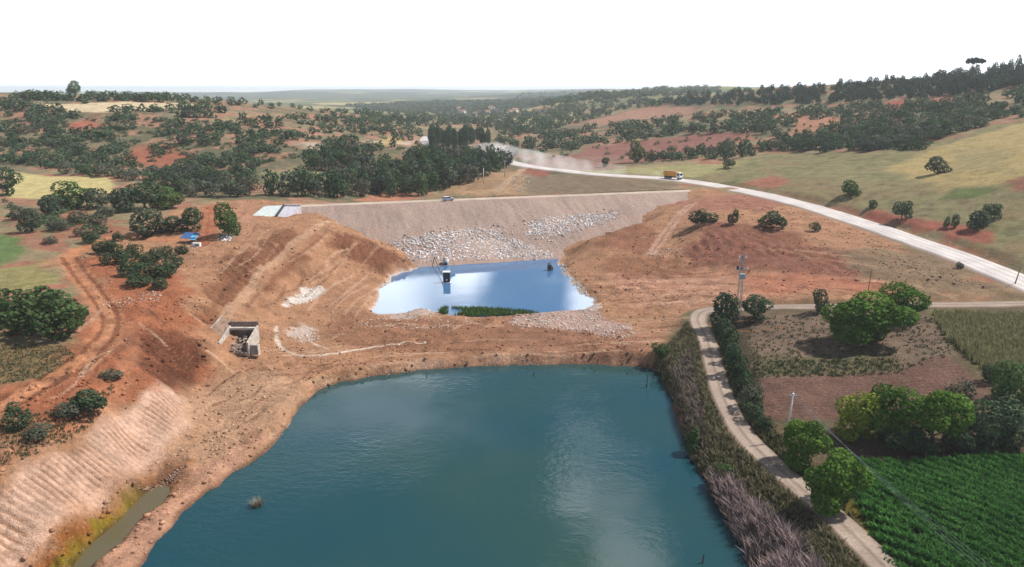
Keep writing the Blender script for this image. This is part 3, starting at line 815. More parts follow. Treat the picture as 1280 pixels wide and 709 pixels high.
# ---- road strips
def strip(name, line, half, prof, mat, cols=None):
    L = line[:, :2]
    a = np.gradient(L, axis=0); nrm = np.stack([a[:, 1], -a[:, 0]], -1); nrm /= np.linalg.norm(nrm, axis=1)[:, None] + 1e-9
    us = np.array([p[0] for p in prof]); hz = np.array([p[1] for p in prof])
    wob = fbm(L[:, 0], L[:, 1], 5, 3, 71) * 0.25
    V = np.zeros((len(L), len(us), 3)); 
    for j in range(len(us)):
        w = us[j] * half + (wob * np.sign(us[j]) if abs(us[j]) > .95 else 0)
        V[:, j, :2] = L + nrm * (np.asarray(w)[..., None] if np.ndim(w) else w)
        V[:, j, 2] = line[:, 2] + hz[j] + 0.05 * fbm(V[:, j, 0], V[:, j, 1], 2.0, 2, 72)
    k = len(us); idx = np.arange(len(L) * k).reshape(len(L), k)
    F = np.stack([idx[:-1, :-1], idx[:-1, 1:], idx[1:, 1:], idx[1:, :-1]], -1).reshape(-1, 4)
    C = np.tile(np.array([lin(cc) for cc in cols])[None], (len(L), 1, 1)).reshape(-1, 3)
    V = V.reshape(-1, 3)
    C = C * (1 + 0.25 * fbm(V[:, 0], V[:, 1], 4, 3, 73))[:, None]
    return link(name, mesh_from(name, V, F, np.clip(C, 0.01, .8), True), mat)
M_ROAD = vcol_mat('gravel', .95, .18, 2.5)
us = np.linspace(-1, 1, 15)
prof = [(-1.35, -.9), (-1.12, -.25)] + [(u, .06 * (1 - u * u) - (.05 if abs(abs(u) - .45) < .1 else 0)) for u in us] + [(1.12, -.25), (1.35, -.9)]
W1, G1, D1 = (228, 219, 214), (206, 195, 188), (176, 142, 118)
cols = [D1, (190, 165, 148)] + [G1 if abs(u) > .9 or abs(u) < .08 or abs(abs(u) - .62) < .08 else W1 for u in us] + [(190, 165, 148), D1]
tag(strip('gravel_road', ROAD, ROAD_HALF, prof, M_ROAD, cols), kind='structure')
us = np.linspace(-1, 1, 9)
prof = [(-1.35, -.4)] + [(u, .02 - (.05 if .3 < abs(u) < .75 else 0)) for u in us] + [(1.35, -.4)]
cols = [(110, 92, 72)] + [(180, 160, 144) if .2 < abs(u) < .8 else (150, 130, 112) for u in us] + [(110, 92, 72)]
tag(strip('dirt_track', TRACK, TRACK_HALF, prof, M_ROAD, cols), kind='structure')

# ------------------------------------------------------------------ dam
ns, nw = 330, 130
S = np.linspace(-6, DAM_L + 12, ns); Wd = np.concatenate([np.linspace(-30, -HALF, 14), np.linspace(-HALF + .01, HALF, 7), np.linspace(HALF + .2, 58, nw)])
SS, WW = np.meshgrid(S, Wd, indexing='ij')
X = C0[0] + SS * dS[0] + WW * dW[0]; Y = C0[1] + SS * dS[1] + WW * dW[1]
Z, _, _ = dam_z(X.ravel(), Y.ravel()); Z = Z.reshape(X.shape)
onface = sstep(HALF, HALF + 2, WW)
Z = Z + onface * (0.14 * fbm(SS.ravel() * 1.0, WW.ravel() * .35, 1.2, 3, 81).reshape(X.shape) + 0.25 * fbm(X.ravel(), Y.ravel(), 14, 3, 82).reshape(X.shape))
k = len(Wd); idx = np.arange(ns * k).reshape(ns, k)
F = np.stack([idx[:-1, :-1], idx[:-1, 1:], idx[1:, 1:], idx[1:, :-1]], -1).reshape(-1, 4)
c_face, c_down = lin((174, 150, 137)), lin((150, 125, 100))
C = np.where((WW > 0).ravel()[:, None], c_face, c_down)
st = fbm(SS.ravel(), WW.ravel() * .12, 1.6, 3, 83)
C = C * (1 + .17 * st + .16 * fbm(SS.ravel(), WW.ravel(), 16, 3, 84))[:, None]
lw = sstep(.25, .6, fbm(SS.ravel(), WW.ravel(), 7, 3, 85) + 0.02 * (WW.ravel() - 20))
C = C * (1 - .35 * lw[:, None]) + .35 * lw[:, None] * lin((186, 150, 130))
dam = empty('embankment_dam', (float(C0[0]), float(C0[1]), 0))
V = np.column_stack([X.ravel() - C0[0], Y.ravel() - C0[1], Z.ravel()])
bm_ = vcol_mat('dam_fill', .95, .28, 1.6)
tag(dam, 'long earth dam with a straight level crest and a gravelly upstream face above the pond', 'dam')
body = link('embankment', mesh_from('embankment', V, F, np.clip(C, .01, .8), True), bm_, dam)
cl = np.stack([np.linspace(-4, DAM_L + 20, 120)] * 2, -1)
LN = np.column_stack([C0[0] + cl[:, 0] * dS[0], C0[1] + cl[:, 0] * dS[1], np.full(120, CREST_Z + .12)])
us = np.linspace(-1, 1, 7)
cr = strip('crest_track', LN, 2.6, [(-1.1, -.2)] + [(u, 0) for u in us] + [(1.1, -.2)], M_ROAD, [(170, 150, 130)] + [(214, 194, 176) if .2 < abs(u) < .9 else (190, 168, 150) for u in us] + [(170, 150, 130)])
cr.parent = dam
cr.matrix_parent_inverse = Matrix.Translation((-C0[0], -C0[1], 0))

# ------------------------------------------------------------------ foliage builders
def rand_dirs(n, rng):
    v = rng.normal(size=(n, 3)); return v / np.linalg.norm(v, axis=1)[:, None]
def leaf_quads(Cn, N, size, rng, aspect=1.0):
    n = len(Cn)
    N = N / (np.linalg.norm(N, axis=1)[:, None] + 1e-9)
    t = np.cross(N, rand_dirs(n, rng)); t /= np.linalg.norm(t, axis=1)[:, None] + 1e-9
    u = np.cross(N, t)
    s = (size * (0.6 + 0.8 * rng.random(n)))[:, None] * 0.5 if np.ndim(size) else size * (0.6 + 0.8 * rng.random(n))[:, None] * 0.5
    a = t * s; c = u * s * aspect
    V = np.stack([Cn - a * .9 - c * .4, Cn + a * .3 - c, Cn + a + c * .5, Cn - a * .4 + c], 1).reshape(-1, 3)
    F = np.arange(n * 4).reshape(n, 4)
    return V, F
_ico = None
def ico_arrays(sub=1):
    bm = bmesh.new(); bmesh.ops.create_icosphere(bm, subdivisions=sub, radius=1.0)
    bm.verts.ensure_lookup_table()
    V = np.array([v.co[:] for v in bm.verts]); F = np.array([[l.vert.index for l in f.loops] for f in bm.faces]); bm.free()
    return V, F
ICO1, ICO2 = ico_arrays(1), ico_arrays(2)
def tri_to_quad(F):
    return np.column_stack([F, F[:, 2]])
def tube(path, radii, sides=6):
    path = np.asarray(path, float); n = len(path)
    d = np.gradient(path, axis=0); d /= np.linalg.norm(d, axis=1)[:, None] + 1e-9
    ref = np.where(np.abs(d[:, 2:3]) > .9, np.array([[1.0, 0, 0]]), np.array([[0, 0, 1.0]]))
    a = np.cross(d, ref); a /= np.linalg.norm(a, axis=1)[:, None] + 1e-9
    b_ = np.cross(d, a)
    th = np.arange(sides) / sides * 2 * math.pi
    V = (path[:, None] + np.asarray(radii)[:, None, None] * (np.cos(th)[None, :, None] * a[:, None] + np.sin(th)[None, :, None] * b_[:, None])).reshape(-1, 3)
    F = []
    for i in range(n - 1):
        for j in range(sides):
            k2 = (j + 1) % sides
            F.append((i * sides + j, i * sides + k2, (i + 1) * sides + k2, (i + 1) * sides + j))
    return V, np.array(F)
def join(parts):
    Vs, Fs, Cs, o = [], [], [], 0
    for p in parts:
        Vs.append(p[0]); Fs.append(p[1] + o); o += len(p[0])
        if len(p) > 2: Cs.append(np.broadcast_to(p[2], (len(p[0]), 3)))
    return np.vstack(Vs), np.vstack(Fs), (np.vstack(Cs) if Cs else None)

def crown(seed, nleaf, leaf, shape='round', z0=.12, base=(.05, .075, .03), alt=(.085, .11, .04), core=.78, gaps=.0, flat=1.0):
    """leafy crown in a unit box: width 1, height from z0 to 1"""
    rng = np.random.default_rng(seed)
    Ls = []
    if shape == 'round':
        n = 11
        for i in range(n):
            a = rng.random() * 6.283; r = (0.34 * math.sqrt(rng.random())); h = rng.random()
            Ls.append((math.cos(a) * r, math.sin(a) * r, z0 + .16 + (0.60 - z0 * .5) * h * (1.15 - r), .15 + .11 * rng.random()))
        Ls.append((0, 0, .5, .30))
    elif shape == 'bush':
        for i in range(10):
            a = rng.random() * 6.283; r = 0.36 * math.sqrt(rng.random())
            Ls.append((math.cos(a) * r, math.sin(a) * r, .22 + .5 * (1 - r * 2) * rng.random(), .15 + .13 * rng.random()))
    elif shape == 'pine':
        for i in range(13):
            h = (i + .5) / 13; a = i * 2.4 + rng.random(); r = .30 * (1 - h) ** .5 * (.5 + .8 * rng.random())
            Ls.append((math.cos(a) * r, math.sin(a) * r, z0 + (1 - z0) * (.08 + .80 * h), .20 - .07 * h + .07 * rng.random()))
    elif shape == 'poplar':
        for i in range(12):
            h = (i + .5) / 12; a = rng.random() * 6.283; w = (math.sin(math.pi * min(1, (h * .85 + .13))) ** .6)
            Ls.append((math.cos(a) * .13 * w, math.sin(a) * .13 * w, z0 + (1 - z0) * h * .96, .34 * w))
    elif shape == 'umbrella':
        for i in range(12):
            a = rng.random() * 6.283; r = .42 * math.sqrt(rng.random())
            Ls.append((math.cos(a) * r, math.sin(a) * r, .86 + .03 * rng.random() - .2 * r * r, .08 + .04 * rng.random()))
    Ls = np.array(Ls)
    zs = 0.10 if shape == 'poplar' else (.4 if shape == 'umbrella' else .85)
    sc = np.array([1, 1, zs if shape != 'poplar' else .45])
    area = Ls[:, 3] ** 2; cnt = np.maximum(4, (nleaf * area / area.sum()).astype(int))
    C_, N_, T_ = [], [], []
    for (x, y, z, r), m in zip(Ls, cnt):
        d = rand_dirs(m, rng); rad = r * (0.72 + .38 * rng.random(m) ** .7)
        p = np.array((x, y, z)) + d * rad[:, None] * sc
        tint = rng.random()
        keep = np.ones(m, bool)
        for (a, b2, c2, r2) in Ls:
            q = (p - np.array((a, b2, c2))) / sc
            keep &= (np.linalg.norm(q, axis=1) > r2 * .70)
        if gaps: keep &= vnoise(p[:, 0] * 7 + seed, p[:, 2] * 7 + p[:, 1] * 5, seed) > -.5 + gaps
        C_.append(p[keep]); N_.append((d + np.array((0, 0, .5)) + .75 * rng.normal(size=d.shape))[keep]); T_.append(np.full(keep.sum(), tint))
    Cn = np.vstack(C_); N = np.vstack(N_); T = np.concatenate(T_)
    lo, hi = Cn.min(0), Cn.max(0)
    wx = max(hi[0] - lo[0], hi[1] - lo[1])
    fix = lambda P: np.column_stack([(P[:, 0] - (lo[0] + hi[0]) / 2) / wx, (P[:, 1] - (lo[1] + hi[1]) / 2) / wx, z0 + (P[:, 2] - lo[2]) / (hi[2] - lo[2]) * (1 - z0)])
    V, F = leaf_quads(fix(Cn), N, leaf, rng)
    mixv = np.clip(.5 * T + .5 * rng.random(len(T)), 0, 1)
    C = np.repeat(np.asarray(base)[None] * (1 - mixv[:, None]) + np.asarray(alt)[None] * mixv[:, None], 4, 0)
    parts = [(V, F, C)]
    if core:
        for (x, y, z, r) in Ls:
            cv = ICO1[0] * (1 + .25 * (rng.random((len(ICO1[0]), 1)) - .5)) * r * core * sc + np.array((x, y, z))
            parts.append((fix(cv), tri_to_quad(ICO1[1]), np.asarray(base)))
    return join(parts)
def trunk_arrays(seed, h0, h1, r, limbs=4):
    rng = np.random.default_rng(seed)
    parts = [tube([(0, 0, -.04), (.01, 0, h0 * .5), (-.01, .01, h0), (.01, 0, h1)], [r * 1.3, r, r * .75, r * .3], 7)]
    for i in range(limbs):
        a = i * 6.283 / limbs + rng.random(); z = h0 * (.6 + .5 * rng.random()); L = .22 + .12 * rng.random()
        parts.append(tube([(0, 0, z), (math.cos(a) * L * .5, math.sin(a) * L * .5, z + .12), (math.cos(a) * L, math.sin(a) * L, z + .22 + .1 * rng.random())], [r * .5, r * .32, r * .12], 5))
    V, F, _ = join(parts)
    return V, F
M_LEAF = vcol_mat('foliage', .9, .22, 1.2, .06, .2)
M_BARK = simple('bark', (.085, .062, .045), .9, 0, .3, 6, .02)
M_TWIG = vcol_mat('dry_twigs', .9, .15, 2.0, .1)

class Kind:
    def __init__(s, name, shapes, trunk=None, single=False):
        s.name = name; s.i = 0; s.var = []
        for kw in shapes:
            V, F, C = crown(**kw)
            if single:
                tv, tf = trunk_arrays(kw['seed'], *(trunk or (.2, .4, .03)), limbs=0)
                me = bpy.data.meshes.new(name)
                V2, F2, C2 = join([(V, F, C), (tv, tf, np.array((.085, .062, .045)))])
                me = mesh_from(name, V2, F2, C2)
                me.materials.append(M_LEAF)
                s.var.append((me, None))
            else:
                me = mesh_from('crown', V, F, C); me.materials.append(M_LEAF)
                tv, tf = trunk_arrays(kw['seed'], *(trunk or (.2, .45, .03)))
                tm = mesh_from('trunk', tv, tf, None, True); tm.materials.append(M_BARK)
                s.var.append((me, tm))
    def place(s, p, w, h, label, cat, group=None, var=None, rz=None, sink=0.05):
        me, tm = s.var[(s.i if var is None else var) % len(s.var)]; s.i += 1
        rz = random.random() * 6.283 if rz is None else rz
        if tm is None:
            o = bpy.data.objects.new(s.name, me); COL.objects.link(o)
        else:
            o = empty(s.name, (0, 0, 0))
            for nm, m in (('crown', me), ('trunk', tm)):
                c = bpy.data.objects.new(nm, m); COL.objects.link(c); c.parent = o
        o.location = (p[0], p[1], p[2] - sink); o.scale = (w, w * random.uniform(.9, 1.1), h); o.rotation_euler = (0, 0, rz)
        tag(o, label, cat, group)
        return o
def px_size(p, wpx, hpx=None):
    d = depth_of(p)
    return wpx * d / FPX, (hpx if hpx else wpx) * d / FPX

G_OAK, G_OAK2 = (.038, .070, .038), (.088, .125, .062)
G_BRT, G_BRT2 = (.024, .064, .010), (.115, .205, .030)
G_GRY, G_GRY2 = (.070, .082, .055), (.115, .120, .080)
K_NEAR = Kind('broadleaf_tree', [dict(seed=100 + i, nleaf=7500, leaf=.040, base=G_BRT, alt=G_BRT2, z0=.01) for i in range(3)], (.12, .5, .030))
K_GOLD = Kind('broadleaf_tree', [dict(seed=120, nleaf=5500, leaf=.045, base=(.10, .15, .022), alt=(.22, .26, .035), z0=.01)], (.15, .5, .03))
HM = [(G_OAK, G_OAK2), ((.036, .076, .024), (.10, .16, .048)), ((.052, .070, .044), (.115, .135, .078)), ((.036, .062, .038), (.08, .115, .065))]
K_MID = Kind('oak_tree', [dict(seed=200 + i, nleaf=2600, leaf=.060, base=HM[i][0], alt=HM[i][1], z0=.02, gaps=.1) for i in range(4)], (.2, .5, .03))
K_BUSH = Kind('bush', [dict(seed=300 + i, nleaf=1500, leaf=.075, shape='bush', base=G_OAK, alt=(.07, .09, .042), z0=.0) for i in range(4)], (.1, .3, .02))
K_GBUSH = Kind('bush', [dict(seed=320 + i, nleaf=1500, leaf=.075, shape='bush', base=(.04, .07, .024), alt=(.08, .12, .04), z0=.0) for i in range(3)], (.1, .3, .02))
K_GREY = Kind('bush', [dict(seed=340 + i, nleaf=1300, leaf=.07, shape='bush', base=G_GRY, alt=G_GRY2, z0=.0) for i in range(2)], (.1, .3, .02))
HUES = [(G_OAK, G_OAK2), ((.038, .074, .038), (.078, .125, .060)), ((.060, .076, .056), (.118, .132, .090)), ((.046, .064, .054), (.086, .104, .078)), ((.042, .078, .036), (.095, .145, .060)), ((.074, .084, .060), (.15, .15, .10)), (G_OAK, G_OAK2)]
K_OAK = Kind('oak_tree', [dict(seed=400 + i, nleaf=900, leaf=.088, core=.66, gaps=.08, base=HUES[i][0], alt=HUES[i][1], z0=.05, shape='round') for i in range(7)], (.2, .5, .03), True)
K_PINE = Kind('pine_tree', [dict(seed=500 + i, nleaf=420, leaf=.12, base=(.034, .056, .040), alt=(.066, .092, .060), z0=.08, shape='pine') for i in range(5)], (.3, .8, .025), True)
K_POP = Kind('poplar_tree', [dict(seed=600 + i, nleaf=500, leaf=.13, base=(.038, .070, .040), alt=(.075, .115, .06), z0=.08, shape='poplar') for i in range(3)], (.3, .8, .03), True)
K_SHRUB = Kind('shrub', [dict(seed=700 + i, nleaf=260, leaf=.16, shape='bush', base=G_OAK, alt=(.075, .085, .045), z0=.0) for i in range(5)], (.1, .3, .02), True)
K_UMB = Kind('umbrella_pine', [dict(seed=800, nleaf=700, leaf=.08, shape='umbrella', base=(.034, .056, .040), alt=(.066, .092, .060), z0=.74, gaps=.15)], (.55, .85, .016))

def put(K, px, py, wpx, hpx, label, cat='tree', group=None, var=None):
    p = hit(px, py)
    w, h = px_size(p, wpx, hpx)
    p = np.array(p); p[1] += w * .25; p[2] = ground(p[0], p[1])[0]
    return K.place(p, w, h, label, cat, group, var)

# ---- trees and bushes one can tell apart
put(K_NEAR, 1006, 590, 64, 62, 'rounded green tree beside the dirt track, just below the pale concrete pole')
put(K_NEAR, 1054, 650, 92, 82, 'largest leafy green tree at the edge of the track, touching the dark crop field')
put(K_GOLD, 1080, 556, 66, 64, 'yellow-green tree with the brightest leaves, between ploughed field and dark crop field')
put(K_NEAR, 1112, 560, 74, 78, 'dark green round tree growing right behind the yellow-green tree')
put(K_NEAR, 1176, 562, 82, 76, 'broad dark green tree in the hedge at the foot of the ploughed field')
put(K_GREY, 1204, 512, 36, 36, 'grey-green bush on the ploughed field edge beyond the hedge trees', 'bush')
put(K_MID, 1250, 562, 66, 60, 'dark shaded tree at the far end of the hedge beside the crop field')
put(K_MID, 1272, 530, 60, 76, 'tall dark tree at the corner of the maize plot')
put(K_NEAR, 1096, 438, 108, 66, 'very wide spreading green tree standing alone on the fallow field')
put(K_NEAR, 1140, 404, 66, 46, 'green tree half hidden behind the wide spreading tree, near the side track')
put(K_MID, 1027, 392, 23, 30, 'small round tree on a thin stem beside the side track')
put(K_MID, 908, 412, 44, 46, 'dark tree at the bend of the track, under the lattice mast')
put(K_MID, 946, 402, 42, 32, 'low dark tree next to the tree at the track bend')
put(K_BUSH, 912, 440, 34, 42, 'dark bush on the inner side of the track bend', 'bush')
put(K_BUSH, 922, 470, 34, 42, 'dark bush in the row along the track, beside the fallow field', 'bush')
put(K_GREY, 940, 512, 34, 34, 'grey-green bush at the foot of the bush row by the ploughed field', 'bush')
put(K_BUSH, 932, 494, 26, 28, 'small dark bush in the bush row above the grey-green one', 'bush')
for x, y, w, h in [(1118, 566, 40, 26), (1145, 566, 38, 30), (1160, 570, 34, 22), (1205, 566, 40, 32), (1222, 560, 36, 36), (1236, 566, 34, 26), (1270, 566, 38, 30), (1262, 500, 30, 40), (1240, 480, 26, 24)]:
    put(K_BUSH, x, y, w, h, 'dark hedge bush filling the foot of the tree row above the crop field', 'bush', 'hedge bushes above the crop field')
for x, y, w, h in [(906, 424, 26, 26), (918, 452, 26, 30), (928, 480, 24, 28), (944, 528, 26, 24), (958, 540, 24, 20)]:
    put(K_BUSH, x, y, w, h, 'low dark bush filling the row along the inner side of the track', 'bush', 'low bushes of the track row')
for i, (x, y, w, h, l) in enumerate([
    (22, 424, 66, 62, 'big green bush in the clump by the red track, cut by the frame'),
    (66, 426, 70, 60, 'big rounded green bush, nearest the red track in its clump'),
    (44, 404, 70, 44, 'green bush at the back of the large clump by the red track'),
    (-8, 408, 50, 46, 'green bush at the outer rim of the large clump')]):
    put(K_GBUSH, x, y, w, h, l, 'bush', None, i)
put(K_BUSH, 18, 540, 34, 36, 'green bush above the pale ribbed cutting', 'bush')
put(K_BUSH, 106, 522, 44, 30, 'bush on the rim of the pale ribbed cutting', 'bush')
put(K_GREY, 44, 552, 34, 18, 'low grey shrub spreading on the rim of the cutting', 'bush')
put(K_GREY, 82, 524, 34, 18, 'low grey-green shrub between the two rim bushes', 'bush')
put(K_GREY, 135, 476, 30, 12, 'flat green shrub on the bare slope below the red track', 'bush')
LEFTMID = [(84, 262, 48, 34, 'wide dark oak below the pale field'), (118, 262, 34, 26, 'oak beside the wide one below the pale field'), (150, 266, 44, 30, 'oak in the row below the pale field, next to the gap'),
           (176, 264, 44, 36, 'tallest oak in the row below the pale field'), (205, 262, 40, 28, 'oak at the end of the row below the pale field'),
           (180, 300, 46, 38, 'dense dark tree above the red cut, on the building site rim'), (212, 292, 40, 20, 'low bush beside the dense dark tree on the site rim'),
           (238, 290, 28, 30, 'small dark tree beside the blue tarpaulin'), (283, 298, 32, 44, 'tall narrow bushy tree between the red ramp and the spillway'),
           (34, 292, 30, 30, 'small oak over the scrubby red bank'), (60, 270, 34, 26, 'grey oak on the scrubby red bank'), (4, 245, 34, 36, 'dark green tree at the corner of the pale field')]
for x, y, w, h, l in LEFTMID:
    put(K_MID, x, y, w, h, l)
for i, (x, y, w, h) in enumerate([(112, 305, 22, 16), (124, 318, 26, 18), (140, 320, 24, 20), (150, 330, 26, 18), (165, 322, 22, 18), (175, 335, 30, 20), (190, 330, 28, 18), (160, 345, 34, 18), (182, 352, 36, 22), (200, 348, 34, 20), (214, 336, 26, 20), (146, 302, 14, 12), (205, 322, 20, 14), (225, 318, 20, 12), (170, 360, 34, 16), (198, 362, 24, 14), (132, 332, 18, 14)]):
    put(K_BUSH, x, y, w, h, 'scrubby bush in the thicket on the bare bank between red track and tarpaulin', 'bush', 'bushes of the bank thicket')
for x, y, w, h, l in [(40, 282, 24, 18, ''), (20, 276, 22, 18, ''), (70, 290, 26, 16, ''), (95, 280, 26, 16, ''), (100, 296, 20, 12, ''), (120, 284, 26, 16, ''), (60, 306, 20, 10, ''), (130, 272, 22, 14, '')]:
    put(K_GREY, x, y, w, h, 'grey-brown scrub bush on the red bank under the pale field', 'bush', 'scrub bushes on the red bank')
put(K_BUSH, 880, 282, 36, 20, 'dark green bush on the bare mound beside the dam, widest of the mound', 'bush')
put(K_BUSH, 917, 282, 16, 20, 'small upright bush on the bare mound beside the dam', 'bush')
put(K_BUSH, 969, 288, 34, 22, 'green bush by the gravel road at the top of the red slope', 'bush')
put(K_BUSH, 1020, 290, 14, 12, 'tiny bush below the gravel road on the red slope', 'bush')
put(K_MID, 1066, 247, 27, 21, 'round dark lone tree on the grassy slope above the gravel road')
put(K_MID, 1176, 217, 30, 22, 'rounded dark lone tree high on the straw-coloured slope')
put(K_MID, 1092, 261, 13, 11, 'little round tree on the grassy slope below the lone round tree')
put(K_MID, 1130, 275, 24, 24, 'small leaning tree just above the red roadside cutting')
put(K_MID, 1184, 285, 9, 14, 'thin sapling above the red roadside cutting, the shorter of two')
put(K_MID, 1195, 285, 11, 17, 'thin sapling above the red roadside cutting, the taller of two')
put(K_MID, 1226, 288, 30, 24, 'bushy tree above the red roadside cutting, lower of the pair')
put(K_MID, 1242, 275, 24, 20, 'bushy tree above the red roadside cutting, upper of the pair')
put(K_BUSH, 1201, 336, 10, 9, 'small dark bush at the verge under the gravel road', 'bush')
put(K_MID, 796, 204, 20, 28, 'tall dark tree in the fields beyond the truck')
put(K_MID, 815, 203, 9, 16, 'narrow tree beside the tall dark tree beyond the truck')
put(K_MID, 757, 209, 13, 12, 'small dark tree by the dusty road, on the red field')
put(K_MID, 912, 211, 16, 13, 'round tree at the corner of the grassy slope near the truck')
put(K_MID, 90, 118, 20, 17, 'tall rounded tree standing out on the hilltop skyline above the pale strip')
put(K_UMB, 1218, 100, 32, 27, 'flat-topped tree spreading above the skyline of the pine ridge', 'tree')
put(K_BUSH, 688, 341, 10, 13, 'little green bush standing in the shallow edge of the pond', 'bush')
put(K_GBUSH, 825, 450, 22, 16, 'green bush at the corner of the lake near the dirt track', 'bush')
put(K_GBUSH, 868, 566, 26, 34, 'fresh green bush on the lake bank, at the water', 'bush')
put(K_GBUSH, 905, 598, 28, 18, 'bright green bush above the dry brush on the lake bank', 'bush')

# ---- scattered trees: sampled zone by zone, the largest as trees of their own, the rest as one mass of far scrub
from collections import defaultdict
def inside(poly, x, y):
    ins = False; n = len(poly); j = n - 1
    for i in range(n):
        if (poly[i][1] > y) != (poly[j][1] > y) and x < (poly[j][0] - poly[i][0]) * (y - poly[i][1]) / (poly[j][1] - poly[i][1]) + poly[i][0]: ins = not ins
        j = i
    return ins
CLEAR = [[(5, 214), (60, 221), (140, 222), (146, 240), (60, 249), (8, 247)], [(34, 131), (130, 129), (200, 130), (262, 133), (215, 136), (130, 140), (85, 140)], [(332, 218), (400, 211), (408, 230), (340, 235)],
         [(80, 148), (125, 150), (128, 164), (90, 166)], [(150, 187), (188, 180), (192, 200), (155, 204)], [(205, 185), (240, 190), (236, 206), (206, 200)], [(460, 206), (515, 200), (500, 213), (470, 214)], [(455, 170), (478, 162), (475, 170)],
         [(700, 203), (740, 183), (880, 168), (945, 166), (900, 185), (780, 204)], [(735, 151), (810, 133), (872, 133), (860, 142), (790, 147), (742, 158)], [(360, 176), (420, 178), (500, 177), (500, 183), (400, 184)],
         [(985, 172), (1000, 152), (1040, 147), (1070, 148), (1035, 160), (1005, 176)], [(1105, 129), (1138, 125), (1130, 136), (1112, 137)], [(1166, 127), (1194, 121), (1190, 129), (1170, 131)], [(1030, 116), (1050, 116), (1050, 122), (1030, 122)]]
pend = defaultdict(list)
rs = random.Random(5)
def zone(kind, poly, n, w, h, label, group, gap=.55, clump=0.0):
    x0, x1 = min(p[0] for p in poly), max(p[0] for p in poly); y0, y1 = min(p[1] for p in poly), max(p[1] for p in poly)
    got = []; tries = 0
    while len(got) < n and tries < n * 40:
        tries += 1
        px, py = rs.uniform(x0, x1), rs.uniform(y0, y1)
        if not inside(poly, px, py) or any(inside(c, px, py) for c in CLEAR): continue
        if clump and vnoise(np.array([px / 26.0]), np.array([py / 9.0]), 19)[0] < -.5 + clump * rs.uniform(.6, 1.2): continue
        p = hit(px, py)
        if p is None or p[1] > 4200: continue
        ww = rs.uniform(*w); hh = rs.uniform(*h) * (.75 + .25 * ww / w[1])
        wp = ww * FPX / depth_of(p)
        if any(abs(px - q[0]) < gap * (wp + q[2]) * .5 and abs(py - q[1]) < gap * (wp + q[2]) * .22 for q in got): continue
        got.append((px, py, wp)); pend[kind].append((wp * wp * hh / ww, p, ww, hh, label, group))
    return len(got)
zone('oak', [(0, 142), (80, 140), (150, 144), (260, 152), (330, 165), (420, 152), (510, 165), (530, 185), (420, 192), (330, 202), (305, 228), (240, 228), (150, 218), (60, 212), (0, 205)], 330, (3.5, 9), (3.0, 6.2), 'dark green oak on the scrubby red hillside across the valley from the gravel road', 'oaks on the scrubby red hillside', .5, .55)
zone('oak', [(60, 216), (300, 222), (330, 246), (230, 250), (215, 235), (150, 225)], 34, (6, 10), (5, 8), 'oak in the belt between pale field and dam', 'oaks in the belt above the site', .5)
zone('oak', [(0, 126), (34, 127), (34, 131), (130, 128), (260, 131), (330, 150), (420, 145), (500, 158), (420, 152), (330, 164), (260, 150), (150, 142), (80, 139), (0, 141)], 70, (6, 10), (4, 7), 'dark oak near the top of the hill under the pale strip', 'oaks near the hilltop', .5, .3)
zone('oak', [(0, 120), (220, 121), (330, 128), (430, 138), (500, 146), (500, 152), (420, 144), (330, 136), (220, 127), (30, 126)], 90, (5, 9), (4, 6.5), 'dark tree in the hilltop belt along the skyline', 'trees of the hilltop belt', .35)
zone('oak', [(30, 124), (88, 124), (88, 127), (30, 127)], 10, (7, 10), (6, 8), 'dark tree in the hilltop belt along the skyline', 'trees of the hilltop belt', .3)
zone('oak', [(100, 123), (215, 124), (215, 128), (100, 127)], 18, (7, 10), (6, 8), 'dark tree in the hilltop belt along the skyline', 'trees of the hilltop belt', .3)
zone('grove', [(330, 243), (430, 232), (520, 222), (560, 212), (600, 205), (640, 210), (600, 226), (545, 240), (525, 246), (440, 248), (340, 249)], 62, (7, 11), (9, 13), 'tall dark green tree in the dense grove behind the dam', 'trees of the grove behind the dam', .42)
zone('grove', [(430, 228), (470, 212), (540, 196), (600, 197), (640, 206), (560, 214), (520, 224), (440, 234)], 44, (7, 10), (8, 12), 'tall dark green tree in the dense grove behind the dam', 'trees of the grove behind the dam', .42)
zone('grove', [(388, 210), (400, 196), (440, 188), (470, 196), (450, 212), (400, 216)], 18, (7, 10), (7, 10), 'dark tree in the copse beside the olive clearing', 'trees of the copse by the clearing', .4)
zone('oak', [(440, 150), (520, 150), (540, 170), (500, 176), (450, 168)], 40, (6, 9), (4, 7), 'tree in the valley scrub beside the poplars', 'trees of the valley scrub', .5, .2)
zone('pine', [(830, 124), (900, 117), (1000, 111), (1100, 102), (1190, 97), (1280, 84), (1300, 84), (1280, 108), (1200, 120), (1100, 127), (1000, 132), (900, 132), (830, 134)], 330, (5, 9), (5.5, 9.5), 'dark pine in the wood along the top of the ridge', 'pines on the ridge', .34)
zone('oak', [(955, 138), (1000, 134), (1100, 130), (1200, 124), (1300, 110), (1300, 140), (1200, 166), (1150, 188), (990, 189), (970, 175)], 260, (4, 8.5), (3.5, 6.5), 'oak on the broken slope between pine ridge and straw field', 'oaks under the pine ridge', .48, .45)
zone('oak', [(985, 176), (1070, 168), (1180, 160), (1195, 168), (1150, 187), (1080, 192), (990, 190)], 40, (7, 11), (6, 8), 'large oak in the dark wood edge along the straw field', 'oaks of the wood edge', .45)
zone('oak', [(680, 170), (760, 158), (870, 146), (960, 142), (965, 168), (870, 172), (820, 178), (740, 184), (690, 190)], 120, (6, 10), (5, 8), 'dark tree among the red fields below the pine ridge', 'trees among the red fields', .48, .3)
zone('oak', [(790, 196), (880, 188), (985, 178), (990, 188), (930, 198), (800, 203)], 46, (4, 7), (4, 7), 'hedge tree between the red field and the pale field beyond the truck', 'hedge trees beyond the truck', .45)
